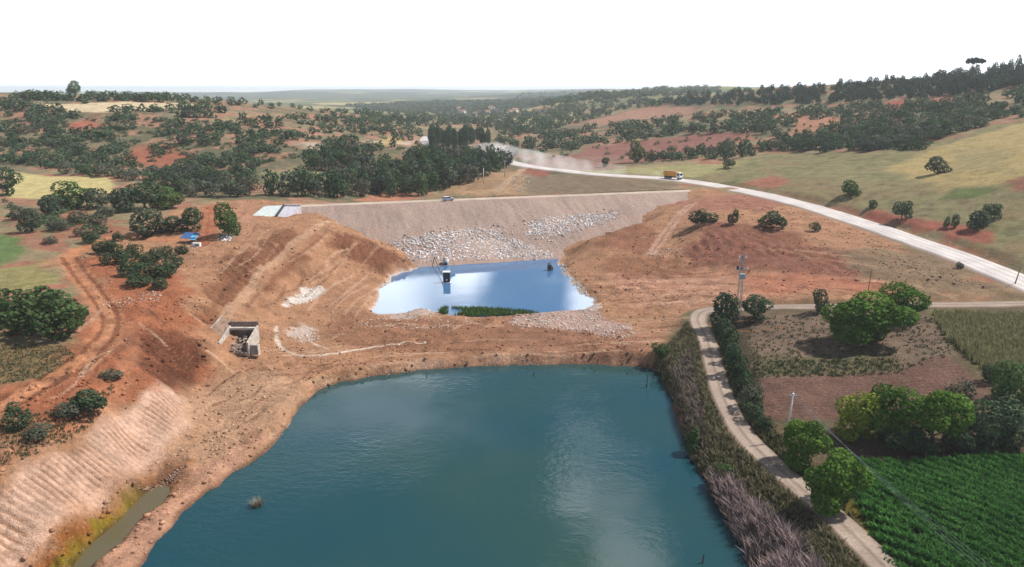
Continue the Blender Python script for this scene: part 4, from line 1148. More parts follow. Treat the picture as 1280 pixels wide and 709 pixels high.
zone('oak', [(640, 142), (740, 126), (810, 124), (860, 132), (740, 152), (700, 160), (640, 170), (600, 150)], 210, (6, 10), (5, 8), 'pale hazy tree on the low hill at the end of the valley', 'trees of the low hill', .4)
zone('oak', [(500, 144), (560, 140), (640, 145), (600, 156), (540, 156)], 60, (7, 11), (6, 9), 'hazy tree on the valley floor beyond the poplars', 'trees of the valley floor', .4)
zone('oak', [(620, 160), (700, 165), (690, 190), (640, 196), (620, 185)], 40, (6, 9), (5, 8), 'tree by the dusty road beyond the grove', 'trees by the dusty road', .45)
zone('oak', [(430, 132), (520, 128), (640, 126), (740, 122), (740, 126), (640, 136), (500, 142)], 260, (16, 34), (7, 10), 'far clump of trees on the plain', 'tree clumps of the plain', .3)
zone('oak', [(430, 140), (520, 134), (640, 130), (720, 132), (690, 158), (620, 162), (540, 158), (470, 156)], 200, (7, 12), (6, 9), 'hazy tree on the valley floor beyond the poplars', 'trees of the valley floor', .35, .3)
zone('oak', [(655, 116), (740, 110), (900, 110), (900, 117), (800, 122), (700, 126), (640, 126)], 260, (10, 20), (6, 10), 'hazy far tree clump on the low wooded hill', 'far tree clumps', .3)
KMAP = {'oak': K_OAK, 'grove': K_OAK, 'pine': K_PINE}
left = []
lists = {'oak': pend['oak'] + pend['grove'], 'pine': pend['pine']}
for kind, L in lists.items():
    L.sort(key=lambda r: -r[0])
    n_ind = 255 if kind == 'oak' else 285
    for k2, (a, p, ww, hh, l, g) in enumerate(L):
        if k2 < n_ind:
            KMAP[kind].place(p, ww, hh, l, 'tree', g, None, None, .3)
        else:
            left.append((kind, p, ww, hh))
# the rest: one mass
LOW = [crown(seed=900 + i, nleaf=150, leaf=.20, base=G_OAK, alt=G_OAK2, z0=.0) for i in range(5)] + [crown(seed=920 + i, nleaf=150, leaf=.2, base=(.034, .056, .040), alt=(.066, .092, .060), z0=.05, shape='pine') for i in range(3)]
parts = []
for kind, p, ww, hh in left:
    V, F, C = LOW[rs.randrange(5) if kind != 'pine' else 5 + rs.randrange(3)]
    a = rs.random() * 6.283
    ca, sa = math.cos(a), math.sin(a)
    V2 = np.column_stack([(V[:, 0] * ca - V[:, 1] * sa) * ww, (V[:, 0] * sa + V[:, 1] * ca) * ww, V[:, 2] * hh - .3]) + p
    parts.append((V2, F, C * rs.uniform(.8, 1.25)))
# low scrub over the hillsides
for poly, n in (([(0, 142), (260, 150), (330, 165), (420, 152), (510, 165), (530, 185), (420, 195), (330, 205), (305, 228), (150, 218), (0, 205)], 420), ([(955, 138), (1100, 130), (1300, 110), (1300, 140), (1200, 166), (1150, 188), (990, 189)], 280), ([(680, 170), (870, 148), (960, 145), (965, 190), (800, 200), (690, 200)], 120), ([(0, 250), (60, 255), (160, 270), (120, 300), (20, 285)], 40)):
    x0, x1 = min(p[0] for p in poly), max(p[0] for p in poly); y0, y1 = min(p[1] for p in poly), max(p[1] for p in poly)
    k2 = 0
    while k2 < n:
        px, py = rs.uniform(x0, x1), rs.uniform(y0, y1)
        if not inside(poly, px, py) or any(inside(c, px, py) for c in CLEAR[:2]): continue
        p = hit(px, py); k2 += 1
        V, F, C = LOW[rs.randrange(5)]; ww = rs.uniform(1.5, 4); hh = rs.uniform(1, 2.2)
        parts.append((V * np.array((ww, ww, hh)) + p, F, C * rs.uniform(.9, 1.6)))
V, F, C = join(parts)
tag(link('hillside_scrub', mesh_from('hillside_scrub', V, F, C), M_LEAF), 'low dark scrub and far trees covering the hillsides and the end of the valley', 'scrub', None, 'stuff')
# poplars
for i in range(44):
    px = 536 + 80 * rs.random(); py = 176 + 10 * rs.random()
    p = hit(px, py)
    K_POP.place(p, rs.uniform(4.5, 7), rs.uniform(11, 17), 'slim dark poplar in the stand beside the road at the head of the valley', 'tree', 'poplars at the head of the valley')
for i, (px, py, h) in enumerate([(1262, 88, 9), (1272, 86, 11), (1252, 92, 9), (1240, 96, 8)]):
    p = hit(px, py)
    if p is not None: K_PINE.place(p, 5.5, h, 'taller pine breaking the skyline at the high end of the ridge', 'tree', 'tall pines on the skyline')

# ------------------------------------------------------------------ low growth: crop, maize, weeds, reeds, dry brush
def blades(P, h, w, nb, cols, rng, lean=.5, seg=2):
    """tufts of nb bent blades at each point; cols = two colours to vary between"""
    n = len(P) * nb
    base = np.repeat(P, nb, 0) + np.column_stack([rng.normal(size=(n, 2)) * w * 1.2, np.zeros(n)])
    H = np.repeat(h, nb) * (.6 + .6 * rng.random(n)); a = rng.random(n) * 6.283
    d = np.stack([np.cos(a), np.sin(a), np.zeros(n)], -1); s = np.stack([-np.sin(a), np.cos(a), np.zeros(n)], -1) * (w * .5)
    le = (lean * (.3 + .9 * rng.random(n)) * H)[:, None]
    m = base + np.array((0, 0, 1.0)) * (H * .6)[:, None] + d * le * .35
    t = base + np.array((0, 0, 1.0)) * H[:, None] + d * le
    V = np.stack([base - s, base + s, m + s * .9, m - s * .9, t + s * .15, t - s * .15], 1).reshape(-1, 3)
    k2 = np.arange(n)[:, None] * 6
    F = np.concatenate([k2 + np.array([[0, 1, 2, 3]]), k2 + np.array([[3, 2, 4, 5]])])
    mx = np.repeat(rng.random(len(P)), nb)[:, None] * .6 + rng.random((n, 1)) * .4
    C = np.repeat(np.asarray(cols[0])[None] * (1 - mx) + np.asarray(cols[1])[None] * mx, 6, 0)
    return V, F, C
def scatter(px_poly, n, rng, world=None, keep=None):
    P = P2(px_poly) if world is None else world
    lo, hi = P.min(0), P.max(0); out = np.zeros((0, 2))
    while len(out) < n:
        q = lo + rng.random((n * 2, 2)) * (hi - lo)
        q = q[poly_sd(P, q[:, 0], q[:, 1]) < 0]
        if keep is not None: q = q[keep(q[:, 0], q[:, 1])]
        if len(q) == 0: break
        out = np.vstack([out, q])
    out = out[:n]
    return np.column_stack([out, ground(out[:, 0], out[:, 1])])
rg = np.random.default_rng(77)
CROP = [(1052, 578), (1300, 570), (1320, 660), (1400, 800), (1175, 800), (1090, 664)]
Pc = scatter(CROP, 13000, rg, keep=lambda x, y: (fbm(x, y, 6, 3, 301) > -.42))
_u = Pc[:, 0] * .80 + Pc[:, 1] * .60; _n = np.round(_u / 1.7) * 1.7 + rg.normal(size=len(Pc)) * .16 - _u
Pc[:, 0] += _n * .80; Pc[:, 1] += _n * .60
V1 = blades(Pc, np.full(len(Pc), .62) * np.clip(1 + .9 * fbm(Pc[:, 0], Pc[:, 1], 8, 3, 302), .3, 2), .22, 5, ((.018, .070, .016), (.10, .26, .05)), rg, .9)
tag(link('crop', mesh_from('crop', *V1), M_LEAF), 'dense dark green leafy crop filling the field beside the track', 'crop', None, 'stuff')
Pm = scatter([(1166, 392), (1400, 386), (1400, 500), (1290, 482), (1240, 470), (1186, 428)], 7000, rg)
V1 = blades(Pm, np.full(len(Pm), 1.3) * (1 + .3 * fbm(Pm[:, 0], Pm[:, 1], 8, 2, 303)), .18, 4, ((.15, .16, .06), (.40, .36, .20)), rg, .35)
tag(link('maize_plot', mesh_from('maize_plot', *V1), M_LEAF), 'pale yellow-green standing maize at the corner of the fields', 'crop', None, 'stuff')
BANK = [(822, 458), (862, 400), (878, 425), (886, 470), (902, 515), (930, 560), (1000, 628), (1070, 700), (1100, 740), (945, 740), (897, 648), (864, 575), (850, 515), (838, 490)]
clear_of_track = lambda x, y: line_sd(TRACK[:, :2], x, y, 30)[0] > 2.4
dry = lambda x, y: (poly_sd(LAKE, x, y) > .3) & clear_of_track(x, y)
Pw = scatter(BANK, 5200, rg, keep=dry)
V1 = blades(Pw, .35 + .6 * rg.random(len(Pw)), .16, 6, ((.05, .066, .026), (.27, .22, .13)), rg, .7)
Pv = scatter([(892, 408), (905, 404), (948, 480), (950, 520), (985, 560), (1060, 640), (1150, 740), (1120, 740), (1050, 660), (980, 585), (930, 535), (905, 480)], 2200, rg, keep=clear_of_track)
V2 = blades(Pv, .35 + .6 * rg.random(len(Pv)), .16, 6, ((.05, .066, .026), (.22, .18, .10)), rg, .7)
Pf = scatter([(935, 396), (1170, 396), (1205, 440), (1120, 468), (942, 474)], 900, rg)
V3 = blades(Pf, np.full(len(Pf), .35), .16, 5, ((.05, .065, .03), (.13, .12, .07)), rg, .8)
Pf2 = scatter([(940, 454), (1120, 450), (1130, 468), (944, 474)], 380, rg)
V4 = blades(Pf2, np.full(len(Pf2), .4), .16, 5, ((.05, .075, .03), (.10, .11, .05)), rg, .8)
Pl = scatter([(-20, 430), (80, 432), (96, 446), (50, 476), (-20, 482)], 700, rg)
V5 = blades(Pl, np.full(len(Pl), .35), .12, 5, ((.08, .085, .04), (.20, .17, .09)), rg, .7)
Pl2 = scatter([(-20, 548), (0, 530), (60, 515), (130, 490), (150, 470), (120, 525), (60, 560), (0, 585)], 500, rg)
V6 = blades(Pl2, np.full(len(Pl2), .4), .12, 5, ((.06, .07, .035), (.15, .13, .07)), rg, .7)
V, F, C = join([V1, V2, V3, V4, V5, V6])
tag(link('weeds', mesh_from('weeds', V, F, C), M_LEAF), 'rough weeds and dry grass along the track and field edges', 'weeds', None, 'stuff')
Pb = scatter([(884, 600), (906, 600), (940, 636), (980, 664), (1010, 700), (1040, 745), (950, 745), (918, 668), (893, 622)], 520, rg, keep=lambda x, y: (poly_sd(LAKE, x, y) > -.6) & (fbm(x, y, 2.2, 2, 330) > -.25))
V1 = blades(Pb, np.full(len(Pb), 2.0), .10, 9, ((.05, .032, .03), (.42, .31, .30)), rg, .75)
Pb2 = scatter([(838, 468), (862, 440), (876, 500), (880, 560), (862, 560), (846, 510)], 500, rg, keep=dry)
V2 = blades(Pb2, np.full(len(Pb2), 1.3), .07, 8, ((.05, .036, .03), (.30, .23, .20)), rg, .7)
V, F, C = join([V1, V2])
tag(link('dry_brush', mesh_from('dry_brush', V, F, C), M_TWIG), 'leafless purple-brown brushwood on the lake bank beside the track', 'brush', None, 'stuff')
REED = np.array([at_z(x, y, POND_Z)[:2] for x, y in [(546, 390), (556, 385), (600, 386), (640, 388), (690, 388), (690, 391), (640, 395), (590, 397), (555, 394)]])
Pr = scatter(None, 1100, rg, world=REED, keep=lambda x, y: fbm(x, y, 5, 2, 310) > -.35 + .02 * np.maximum(0, x - 2)); Pr[:, 2] = np.maximum(Pr[:, 2], POND_Z - .3)
V1 = blades(Pr, .9 * sstep(10, -2, Pr[:, 0]) + .25, .14, 5, ((.05, .10, .03), (.13, .21, .06)), rg, .3)
tag(link('reeds', mesh_from('reeds', *V1), M_LEAF), 'strip of green reeds along the near edge of the pond', 'reeds', None, 'stuff')

# ------------------------------------------------------------------ stones and clods
def stones(P, size, cols, rng, flat=.7):
    bv, bf = ICO1
    n = len(P)
    S = size[:, None, None] * (0.6 + .8 * rng.random((n, 1, 3))) * np.array((1, 1, flat))
    J = 1 + .45 * (rng.random((n, len(bv), 1)) - .5)
    a = rng.random(n) * 6.283; ca, sa = np.cos(a)[:, None], np.sin(a)[:, None]
    L = bv[None] * J * S * .5
    X = L[..., 0] * ca - L[..., 1] * sa; Y = L[..., 0] * sa + L[..., 1] * ca
    V = np.stack([X, Y, L[..., 2]], -1) + P[:, None, :]
    F = bf[None] + (np.arange(n) * len(bv))[:, None, None]
    mx = rng.random((n, 1))
    C = np.repeat(np.asarray(cols[0]) * (1 - mx) + np.asarray(cols[1]) * mx, len(bv), 0)
    return V.reshape(-1, 3), F.reshape(-1, 3), C
M_STONE = vcol_mat('stone', .9, .2, 3.0, .2)
def on_dam(px_poly, n, rng, soft=0.0):
    P = np.array([at_dam(*p)[:2] for p in px_poly]); lo, hi = P.min(0) - soft * 3, P.max(0) + soft * 3; out = np.zeros((0, 2))
    while len(out) < n:
        q = lo + rng.random((n * 2, 2)) * (hi - lo)
        out = np.vstack([out, q[poly_sd(P, q[:, 0], q[:, 1]) < soft * (3 * rng.random(len(q)) - .5)]])
    out = out[:n]; z, s, w = dam_z(out[:, 0], out[:, 1])
    return np.column_stack([out, z + .05])
WH, GR = (.78, .74, .73), (.40, .36, .35)
P = on_dam([(488, 304), (520, 296), (560, 291), (600, 287), (628, 290), (640, 300), (662, 308), (690, 318), (690, 322), (560, 324), (522, 326)], 3600, rg, .6)
s1 = stones(P, .22 + .7 * rg.random(len(P)) ** 3, (WH, GR), rg)
P = on_dam([(660, 292), (664, 278), (690, 272), (770, 267), (772, 271), (740, 282), (700, 294), (680, 297)], 1900, rg, .6)
s2 = stones(P, .22 + .7 * rg.random(len(P)) ** 3, (WH, GR), rg)
P = on_dam([(470, 308), (520, 288), (630, 280), (775, 262), (776, 272), (700, 300), (692, 320), (560, 326), (518, 330)], 900, rg, .8)
s3 = stones(P, .2 + .9 * rg.random(len(P)) ** 3, ((.50, .44, .40), (.22, .18, .16)), rg)
V, F, C = join([s1, s2, s3])
tag(link('riprap_stone', mesh_from('riprap_stone', V, F, C), M_STONE), 'white and grey broken stone dumped on the lower face of the dam', 'stones', None, 'stuff')
parts = []
for poly, n, sz, cols in (
    ([(470, 392), (480, 384), (540, 382), (560, 395), (600, 402), (560, 412), (480, 412), (440, 405)], 420, .5, ((.5, .43, .38), (.36, .27, .21))),
    ([(640, 398), (735, 386), (765, 402), (800, 415), (770, 425), (700, 412), (640, 408)], 800, .6, ((.56, .50, .46), (.30, .21, .16))),
    ([(690, 322), (700, 326), (745, 380), (736, 384), (712, 352)], 130, .6, ((.6, .56, .52), (.4, .33, .28))),
    ([(362, 384), (378, 362), (402, 360), (390, 376)], 200, .5, ((.66, .62, .58), (.5, .42, .36))),
    ([(362, 412), (395, 408), (400, 424), (370, 430)], 160, .45, ((.55, .48, .44), (.4, .3, .24))),
    ([(640, 222), (664, 218), (660, 240), (640, 242)], 150, .9, ((.42, .39, .34), (.2, .17, .13))),
    ([(272, 298), (286, 292), (294, 296), (282, 304)], 60, .8, ((.62, .60, .60), (.45, .42, .42))),
    ([(232, 302), (250, 300), (252, 310), (236, 312)], 40, .6, ((.6, .56, .5), (.3, .22, .18))),
    ([(1080, 300), (1120, 318), (1180, 335), (1230, 356), (1170, 352), (1090, 330)], 220, .6, ((.30, .22, .16), (.14, .09, .06))),
    ([(800, 308), (860, 310), (860, 320), (810, 322)], 90, .7, ((.45, .4, .34), (.25, .17, .13))),
    ([(400, 492), (470, 462), (640, 450), (820, 455), (825, 462), (640, 458), (500, 467), (400, 498), (340, 556), (325, 560)], 700, .32, ((.42, .33, .27), (.14, .10, .08))),
    ([(120, 382), (150, 372), (200, 364), (200, 376), (150, 384)], 90, .6, ((.45, .35, .28), (.3, .2, .15))),
    ([(165, 604), (232, 580), (228, 594), (190, 614)], 300, .35, ((.30, .19, .13), (.10, .05, .035)))):
    P = scatter(poly, n, rg)
    parts.append(stones(P, sz * (.4 + .9 * rg.random(len(P)) ** 2), cols, rg))
V, F, C = join(parts)
tag(link('rubble', mesh_from('rubble', V, F, C), M_STONE), 'pale stones and rubble strewn round the pond and over the excavated ground', 'rubble', None, 'stuff')
site_pts = np.nonzero((m_site > .9) & (m_rib < .3) & (sd_lake > .5) & (sd_pond > .5) & (sd_dam > 1) & (sd_pud > .3) & (d_track > 3) & (GY < 300) & (GY > 70) & (np.abs(TT[None, :].repeat(NR, 0).ravel()) < .8))[0]
wgt = (0.25 + np.clip(fbm(GX[site_pts], GY[site_pts], 12, 3, 320) + .25, 0, 1) ** 2)
NCL = 10000
pick = rg.choice(site_pts, NCL, p=wgt / wgt.sum())
P = np.column_stack([GX[pick] + rg.normal(size=NCL) * .3, GY[pick] + rg.normal(size=NCL) * .3, GZ[pick]])
sz = .13 + .75 * rg.random(NCL) ** 4
V, F, C0_ = stones(P, sz, ((1, 1, 1), (1, 1, 1)), rg)
C = np.repeat(np.clip(CC[pick] * (0.65 + .6 * rg.random((NCL, 1))), 0, .8), len(ICO1[0]), 0)
tag(link('soil_clods', mesh_from('soil_clods', V, F, C), M_STONE), 'loose clods of earth scattered over the bare excavated ground', 'clods', None, 'stuff')

# ------------------------------------------------------------------ built things
class MB:
    def __init__(s): s.bm = bmesh.new()
    def box(s, c, d, rot=None, bev=0.0, taper=None):
        bm = bmesh.new(); bmesh.ops.create_cube(bm, size=1.0)
        for v in bm.verts:
            k = 1.0
            if taper is not None and v.co.z > 0: k = taper
            v.co = Vector((v.co.x * d[0] * k, v.co.y * d[1] * k, v.co.z * d[2]))
        if bev: bmesh.ops.bevel(bm, geom=bm.edges[:], offset=bev, segments=2, affect='EDGES', profile=.6)
        M = Matrix.Translation(c) @ (rot.to_4x4() if rot is not None else Matrix.Identity(4))
        bmesh.ops.transform(bm, matrix=M, verts=bm.verts); s._add(bm); return s
    def cyl(s, a, b2, r, r2=None, seg=14, caps=True):
        a, b2 = Vector(a), Vector(b2); d = b2 - a
        bm = bmesh.new(); bmesh.ops.create_cone(bm, cap_ends=caps, segments=seg, radius1=r, radius2=r if r2 is None else r2, depth=d.length)
        M = Matrix.Translation((a + b2) / 2) @ d.to_track_quat('Z', 'Y').to_matrix().to_4x4()
        bmesh.ops.transform(bm, matrix=M, verts=bm.verts); s._add(bm); return s
    def prism(s, pts, y0, y1, bev=0.0):
        """outline in x-z extruded along y"""
        bm = bmesh.new()
        a = [bm.verts.new((x, y0, z)) for x, z in pts]; c = [bm.verts.new((x, y1, z)) for x, z in pts]
        bm.faces.new(a); bm.faces.new(c[::-1])
        for i in range(len(pts)):
            j = (i + 1) % len(pts); bm.faces.new((a[j], a[i], c[i], c[j]))
        bmesh.ops.recalc_face_normals(bm, faces=bm.faces)
        if bev: bmesh.ops.bevel(bm, geom=bm.edges[:], offset=bev, segments=2, affect='EDGES', profile=.6)
        s._add(bm); return s
    def hexa(s, p8):
        """eight corners: bottom ring of four then top ring of four"""
        bm = bmesh.new(); v = [bm.verts.new(p) for p in p8]
        for f in ((3, 2, 1, 0), (4, 5, 6, 7), (0, 1, 5, 4), (1, 2, 6, 5), (2, 3, 7, 6), (3, 0, 4, 7)): bm.faces.new([v[i] for i in f])
        bmesh.ops.recalc_face_normals(bm, faces=bm.faces); s._add(bm); return s
    def _add(s, bm):
        me = bpy.data.meshes.new('tmp'); bm.to_mesh(me); bm.free(); s.bm.from_mesh(me); bpy.data.meshes.remove(me)
    def build(s, name, mat, parent=None, smooth=False):
        me = bpy.data.meshes.new(name); s.bm.to_mesh(me); s.bm.free()
        if smooth:
            for f in me.polygons: f.use_smooth = True
        return link(name, me, mat, parent)
M_CONC = simple('concrete', (.40, .345, .30), .9, 0, .4, 1.2, .03)
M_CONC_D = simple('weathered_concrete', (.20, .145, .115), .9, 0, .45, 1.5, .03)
M_CONC_W = simple('pale_concrete', (.55, .52, .50), .85, 0, .2, 1.5, .02)
M_STEEL = simple('galvanised_steel', (.30, .31, .33), .5, .6, .15, 5)
M_WIRE = simple('wire', (.16, .17, .19), .5, .5, .1, 5)
M_WOOD = simple('dark_wood', (.07, .05, .04), .9, 0, .3, 6)
M_ORANGE = simple('orange_paint', (.76, .33, .03), .45, 0, .15, 2)
M_WHITEP = simple('white_paint', (.72, .72, .72), .4, 0, .08, 2)
M_BLUEP = simple('silver_blue_paint', (.42, .46, .56), .3, .4, .05, 2)
M_BLACK = simple('black_rubber', (.022, .022, .024), .8, 0, .2, 5)
M_DARK = simple('dark_steel', (.035, .037, .045), .6, .2, .2, 3)
M_GLASS = simple('dark_glass', (.02, .025, .03), .08, 0, .05, 2)
M_LAMP = simple('lamp_glass', (.7, .55, .3), .2, 0, .05, 2)
M_TARP = simple('blue_tarpaulin', (.035, .10, .24), .5, 0, .2, 2)
M_TARP2 = simple('light_blue_tarpaulin', (.16, .45, .68), .5, 0, .15, 2)
M_CERAM = simple('white_ceramic', (.75, .75, .73), .3, 0, .05, 2)

# ---- stepped concrete outlet by the ramp
base = np.array(hit(292, 441)); 
def on_ground(px, py): return Vector(hit(px, py))
cul = empty('concrete_outlet', base.tolist())
sc_ = depth_of(base) / FPX                # metres per photo pixel here
xl, xr = (276 - 292) * sc_, (309 - 292) * sc_
depth_y, hgt = 7.0, 3.9
t_ = .38
m = MB().hexa([(xl - t_, 0, -1), (xl, 0, -1), (xl, depth_y, -.5), (xl - t_, depth_y, -.5), (xl - t_, 0, 2.3), (xl, 0, 2.3), (xl, depth_y, hgt), (xl - t_, depth_y, hgt)]); m.build('side_wall', M_CONC, cul)
m = MB().hexa([(xr, 0, -1), (xr + t_, 0, -1), (xr + t_, depth_y, -.5), (xr, depth_y, -.5), (xr, 0, 2.3), (xr + t_, 0, 2.3), (xr + t_, depth_y, hgt), (xr, depth_y, hgt)]); m.build('side_wall', M_CONC, cul)
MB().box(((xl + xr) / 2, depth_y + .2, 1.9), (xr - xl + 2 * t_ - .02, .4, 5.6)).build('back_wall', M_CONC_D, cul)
MB().box(((xl + xr) / 2, depth_y - .62, hgt - .55), (xr - xl - .06, 1.1, .5), None, .03).build('lintel', M_CONC, cul)
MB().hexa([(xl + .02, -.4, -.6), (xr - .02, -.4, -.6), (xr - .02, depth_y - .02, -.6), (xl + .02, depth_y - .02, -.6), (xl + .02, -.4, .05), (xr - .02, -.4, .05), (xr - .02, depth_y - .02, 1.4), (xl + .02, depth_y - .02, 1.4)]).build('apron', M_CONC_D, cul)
# sloping wing on the near left, wall block on the right
M_STAIN = simple('soil_stained_concrete', (.25, .165, .115), .95, 0, .4, 1.2, .04)
MB().hexa([(xl - 1.4, -.6, -1.2), (xl - t_ - .02, .6, -1.2), (xl - t_ - .02, depth_y, -1), (xl - 3.4, depth_y, -1), (xl - 5.2, .6, 1.7), (xl - 1.1, .7, .35), (xl - t_ - .05, depth_y + 1, hgt + .9), (xl - 2.4, depth_y + 1.2, hgt + 1.6)]).build('wing_slab', M_STAIN, cul)
MB().hexa([(xl - 5.3, .55, 1.72), (xl - 5.05, .55, 1.72), (xl - 2.25, depth_y + 1.15, hgt + 1.62), (xl - 2.5, depth_y + 1.15, hgt + 1.62), (xl - 5.3, .55, 1.92), (xl - 5.05, .55, 1.92), (xl - 2.25, depth_y + 1.15, hgt + 1.82), (xl - 2.5, depth_y + 1.15, hgt + 1.82)]).build('coping', M_CONC, cul)
MB().box((xr + t_ + .95, .9, .35), (1.8, .5, 2.2), None, .05).build('wall_block', simple('grey_block', (.27, .25, .25), .9, 0, .35, 1.5, .03), cul)
MB().box((xr + t_ + 1.95, .5, .4), (.2, 1.3, 2.3), None, .04).build('end_wall', M_CONC, cul)
Pr_ = np.column_stack([rg.uniform(xl + .2, xr - .2, 130), rg.uniform(-.8, depth_y - .3, 130), np.zeros(130)]); Pr_[:, 2] = .1 + .20 * np.clip(Pr_[:, 1], 0, 9) + .5 * rg.random(130)
Pr_ = np.vstack([Pr_, np.column_stack([rg.uniform(xl - .2, xl + 1.0, 50), rg.uniform(-1.6, 2.0, 50), .2 + .8 * rg.random(50)])])
Vs, Fs, Cs = stones(Pr_, .3 + .7 * rg.random(len(Pr_)) ** 2, ((.40, .31, .26), (.10, .065, .05)), rg)
rb = link('rubble_fill', mesh_from('rubble_fill', Vs, Fs, Cs), M_STONE, cul); rb['kind'] = 'stuff'
tag(cul, 'open concrete outlet with two sloping side walls and a wing, dug into the red bank', 'outlet')

# ---- spillway at the left end of the dam
p0 = Vector(hit(340, 271)); sp = empty('concrete_spillway', p0)
k_ = depth_of(p0) / FPX
f = lambda px, dy, z: ((px - 340) * k_, dy, z)
MB().hexa([f(313, 2, -.6), f(345, 0, -.8), f(345, 9, .2), f(320, 9, .2), f(313, 2, .1), f(345, 0, -.1), f(345, 9, 2.6), f(320, 9, 2.2)]).build('chute_slab', simple('greenish_concrete', (.50, .55, .52), .85, 0, .2, 1.0, .02), sp)
MB().hexa([f(346.5, -.5, -1.2), f(360, -1, -1.2), f(367, 9, -.5), f(346.5, 9, -.5), f(346.5, -.5, -.2), f(360, -1, -.2), f(367, 9, 2.2), f(346.5, 9, 2.2)]).build('retaining_slab', simple('mauve_concrete', (.44, .41, .45), .85, 0, .25, 1.0, .02), sp)
MB().hexa([f(345, 0, -.8), f(346.5, -.3, -.8), f(346.5, 9, -.5), f(345, 9, -.5), f(345, 0, .9), f(346.5, -.3, .9), f(346.5, 9, 3.0), f(345, 9, 3.0)]).build('dividing_wall', M_DARK, sp)
MB().box(f(356, 9.4, 1.1), (6.2, .5, 3.6), None, .03).build('parapet', M_CONC_W, sp)
MB().box(f(331, 9.4, .9), (7.0, .5, 3.0), None, .03).build('parapet', M_CONC_W, sp)
tag(sp, 'pale concrete spillway with greenish chute and mauve wall at the dam end', 'spillway')

# ---- pump box in the pond with its hose, tank on the shore
p0 = Vector(at_z(558.5, 353, POND_Z)); kx = depth_of(p0) / FPX
pb = empty('pump_box', p0)
MB().box((0, 0, 1.75), (8.4 * kx, 1.7, 3.1), None, .05).build('cabin', M_DARK, pb)
MB().box((0, 0, .06), (10.5 * kx, 2.2, .26), None, .06).build('float', M_CERAM, pb)
MB().box((0, 0, 3.36), (9 * kx, 1.85, .12), None, .03).build('roof', M_CERAM, pb)
MB().cyl((.1, -.86, 1.0), (.1, -.90, 1.0), .28, None, 20).build('porthole', M_CERAM, pb)
tag(pb, 'tall dark pump box with a white round mark standing in the pond', 'pump box')
p1 = Vector(at_z(557.5, 331, POND_Z)); k1 = depth_of(p1) / FPX
tk = empty('tank', p1)
MB().cyl((0, 0, -.4), (0, 0, 2.2), 1.0, .95, 24).build('drum', simple('grey_tank', (.45, .46, .47), .6, .1, .15, 2), tk, True)
MB().cyl((0, 0, 2.2), (0, 0, 2.6), .98, .25, 24).build('lid', M_CONC_W, tk, True)
MB().box((0, -.98, .5), (.9, .1, .9), None, .02).build('hatch', M_DARK, tk)
tag(tk, 'grey round tank at the foot of the stone facing, in the pond edge', 'tank')
def cable(name, a, b2, r, sag, mat, label, cat, group=None):
    a, b2 = np.asarray(a, float), np.asarray(b2, float); t = np.linspace(0, 1, 40)[:, None]
    P = a * (1 - t) + b2 * t; P[:, 2] -= sag * 4 * (t * (1 - t))[:, 0]
    V, F = tube(P, np.full(40, r), 6)
    o = link(name, mesh_from(name, V, F, None, True), mat); return tag(o, label, cat, group)
h0 = at_dam(543, 322)
cable('hose', (h0[0], h0[1], h0[2] + .2), (p0.x - 1.0, p0.y, POND_Z + 1.6), .12, .5, M_DARK, 'dark hose from the stone facing down to the pump box', 'hose')
p2 = at_z(603.5, 322.5, POND_Z)
st = empty('gauge_post', p2.tolist())
MB().cyl((0, 0, -.8), (0, 0, 1.3), .14, None, 10).build('post', M_DARK, st); MB().box((0, -.16, .9), (.34, .05, .7)).build('gauge_plate', M_DARK, st)
tag(st, 'short dark post at the water line under the stone facing', 'post')

# ---- poles and wires
def pole(px, py, h, label, r=.16, mat=M_CONC, arm=0.0, lean=0.0, group=None, ins=4):
    p = Vector(hit(px, py)); o = empty('utility_pole', p); o.rotation_euler = (0, lean, 0)
    MB().cyl((0, 0, -.3), (0, 0, h), r, r * .62, 14).build('post', mat, o, True)
    if arm:
        MB().box((0, 0, h - .35), (arm, .12, .12), None, .015).build('crossarm', M_STEEL, o)
        for i in range(ins):
            x = -arm / 2 + .1 + (arm - .2) * i / (ins - 1)
            MB().cyl((x, 0, h - .29), (x, 0, h - .02), .055, .04, 10).build('insulator', M_CERAM, o)
    tag(o, label, 'utility pole', group)
    return o, p
po, pp = pole(983, 545, 7.2, 'pale concrete pole with a white cap at the corner of the ploughed field', .19, M_CONC_W, 1.2, R(3))
MB().cyl((0, 0, 7.2), (0, 0, 7.38), .2, .14, 14).build('cap', M_CERAM, po, True)
far_end = at_z(1330, 792, 11.5)
top = np.array((pp.x + math.sin(R(3)) * 7.0, pp.y, pp.z + 6.95))
dirw = far_end - top; nrm = np.array((dirw[1], -dirw[0], 0)); nrm /= np.linalg.norm(nrm)
for i, off in enumerate((-.5, -.17, .17, .5)):
    a = top + np.array((off, 0, 0)); b3 = far_end + nrm * off * 2.4
    cable('power_line', a, b3, .015, .7, M_WIRE, 'thin overhead wire running from the pale pole across the dark crop', 'wire', 'overhead wires over the crop')
pole(604.5, 229, 7.4, 'pale pole in front of the dark grove at the dam crest', .26, M_CONC_W)
pole(631, 221, 8.2, 'slim pole beside the side road, above the dam crest', .2, M_CONC, 1.8)
pole(1268, 357, 4.6, 'dark leaning pole at the verge of the gravel road', .15, M_WOOD, 0, R(9))
pole(1085, 365, 6.0, 'slim dark pole on the red slope below the gravel road', .10, M_WOOD, 0, R(2))
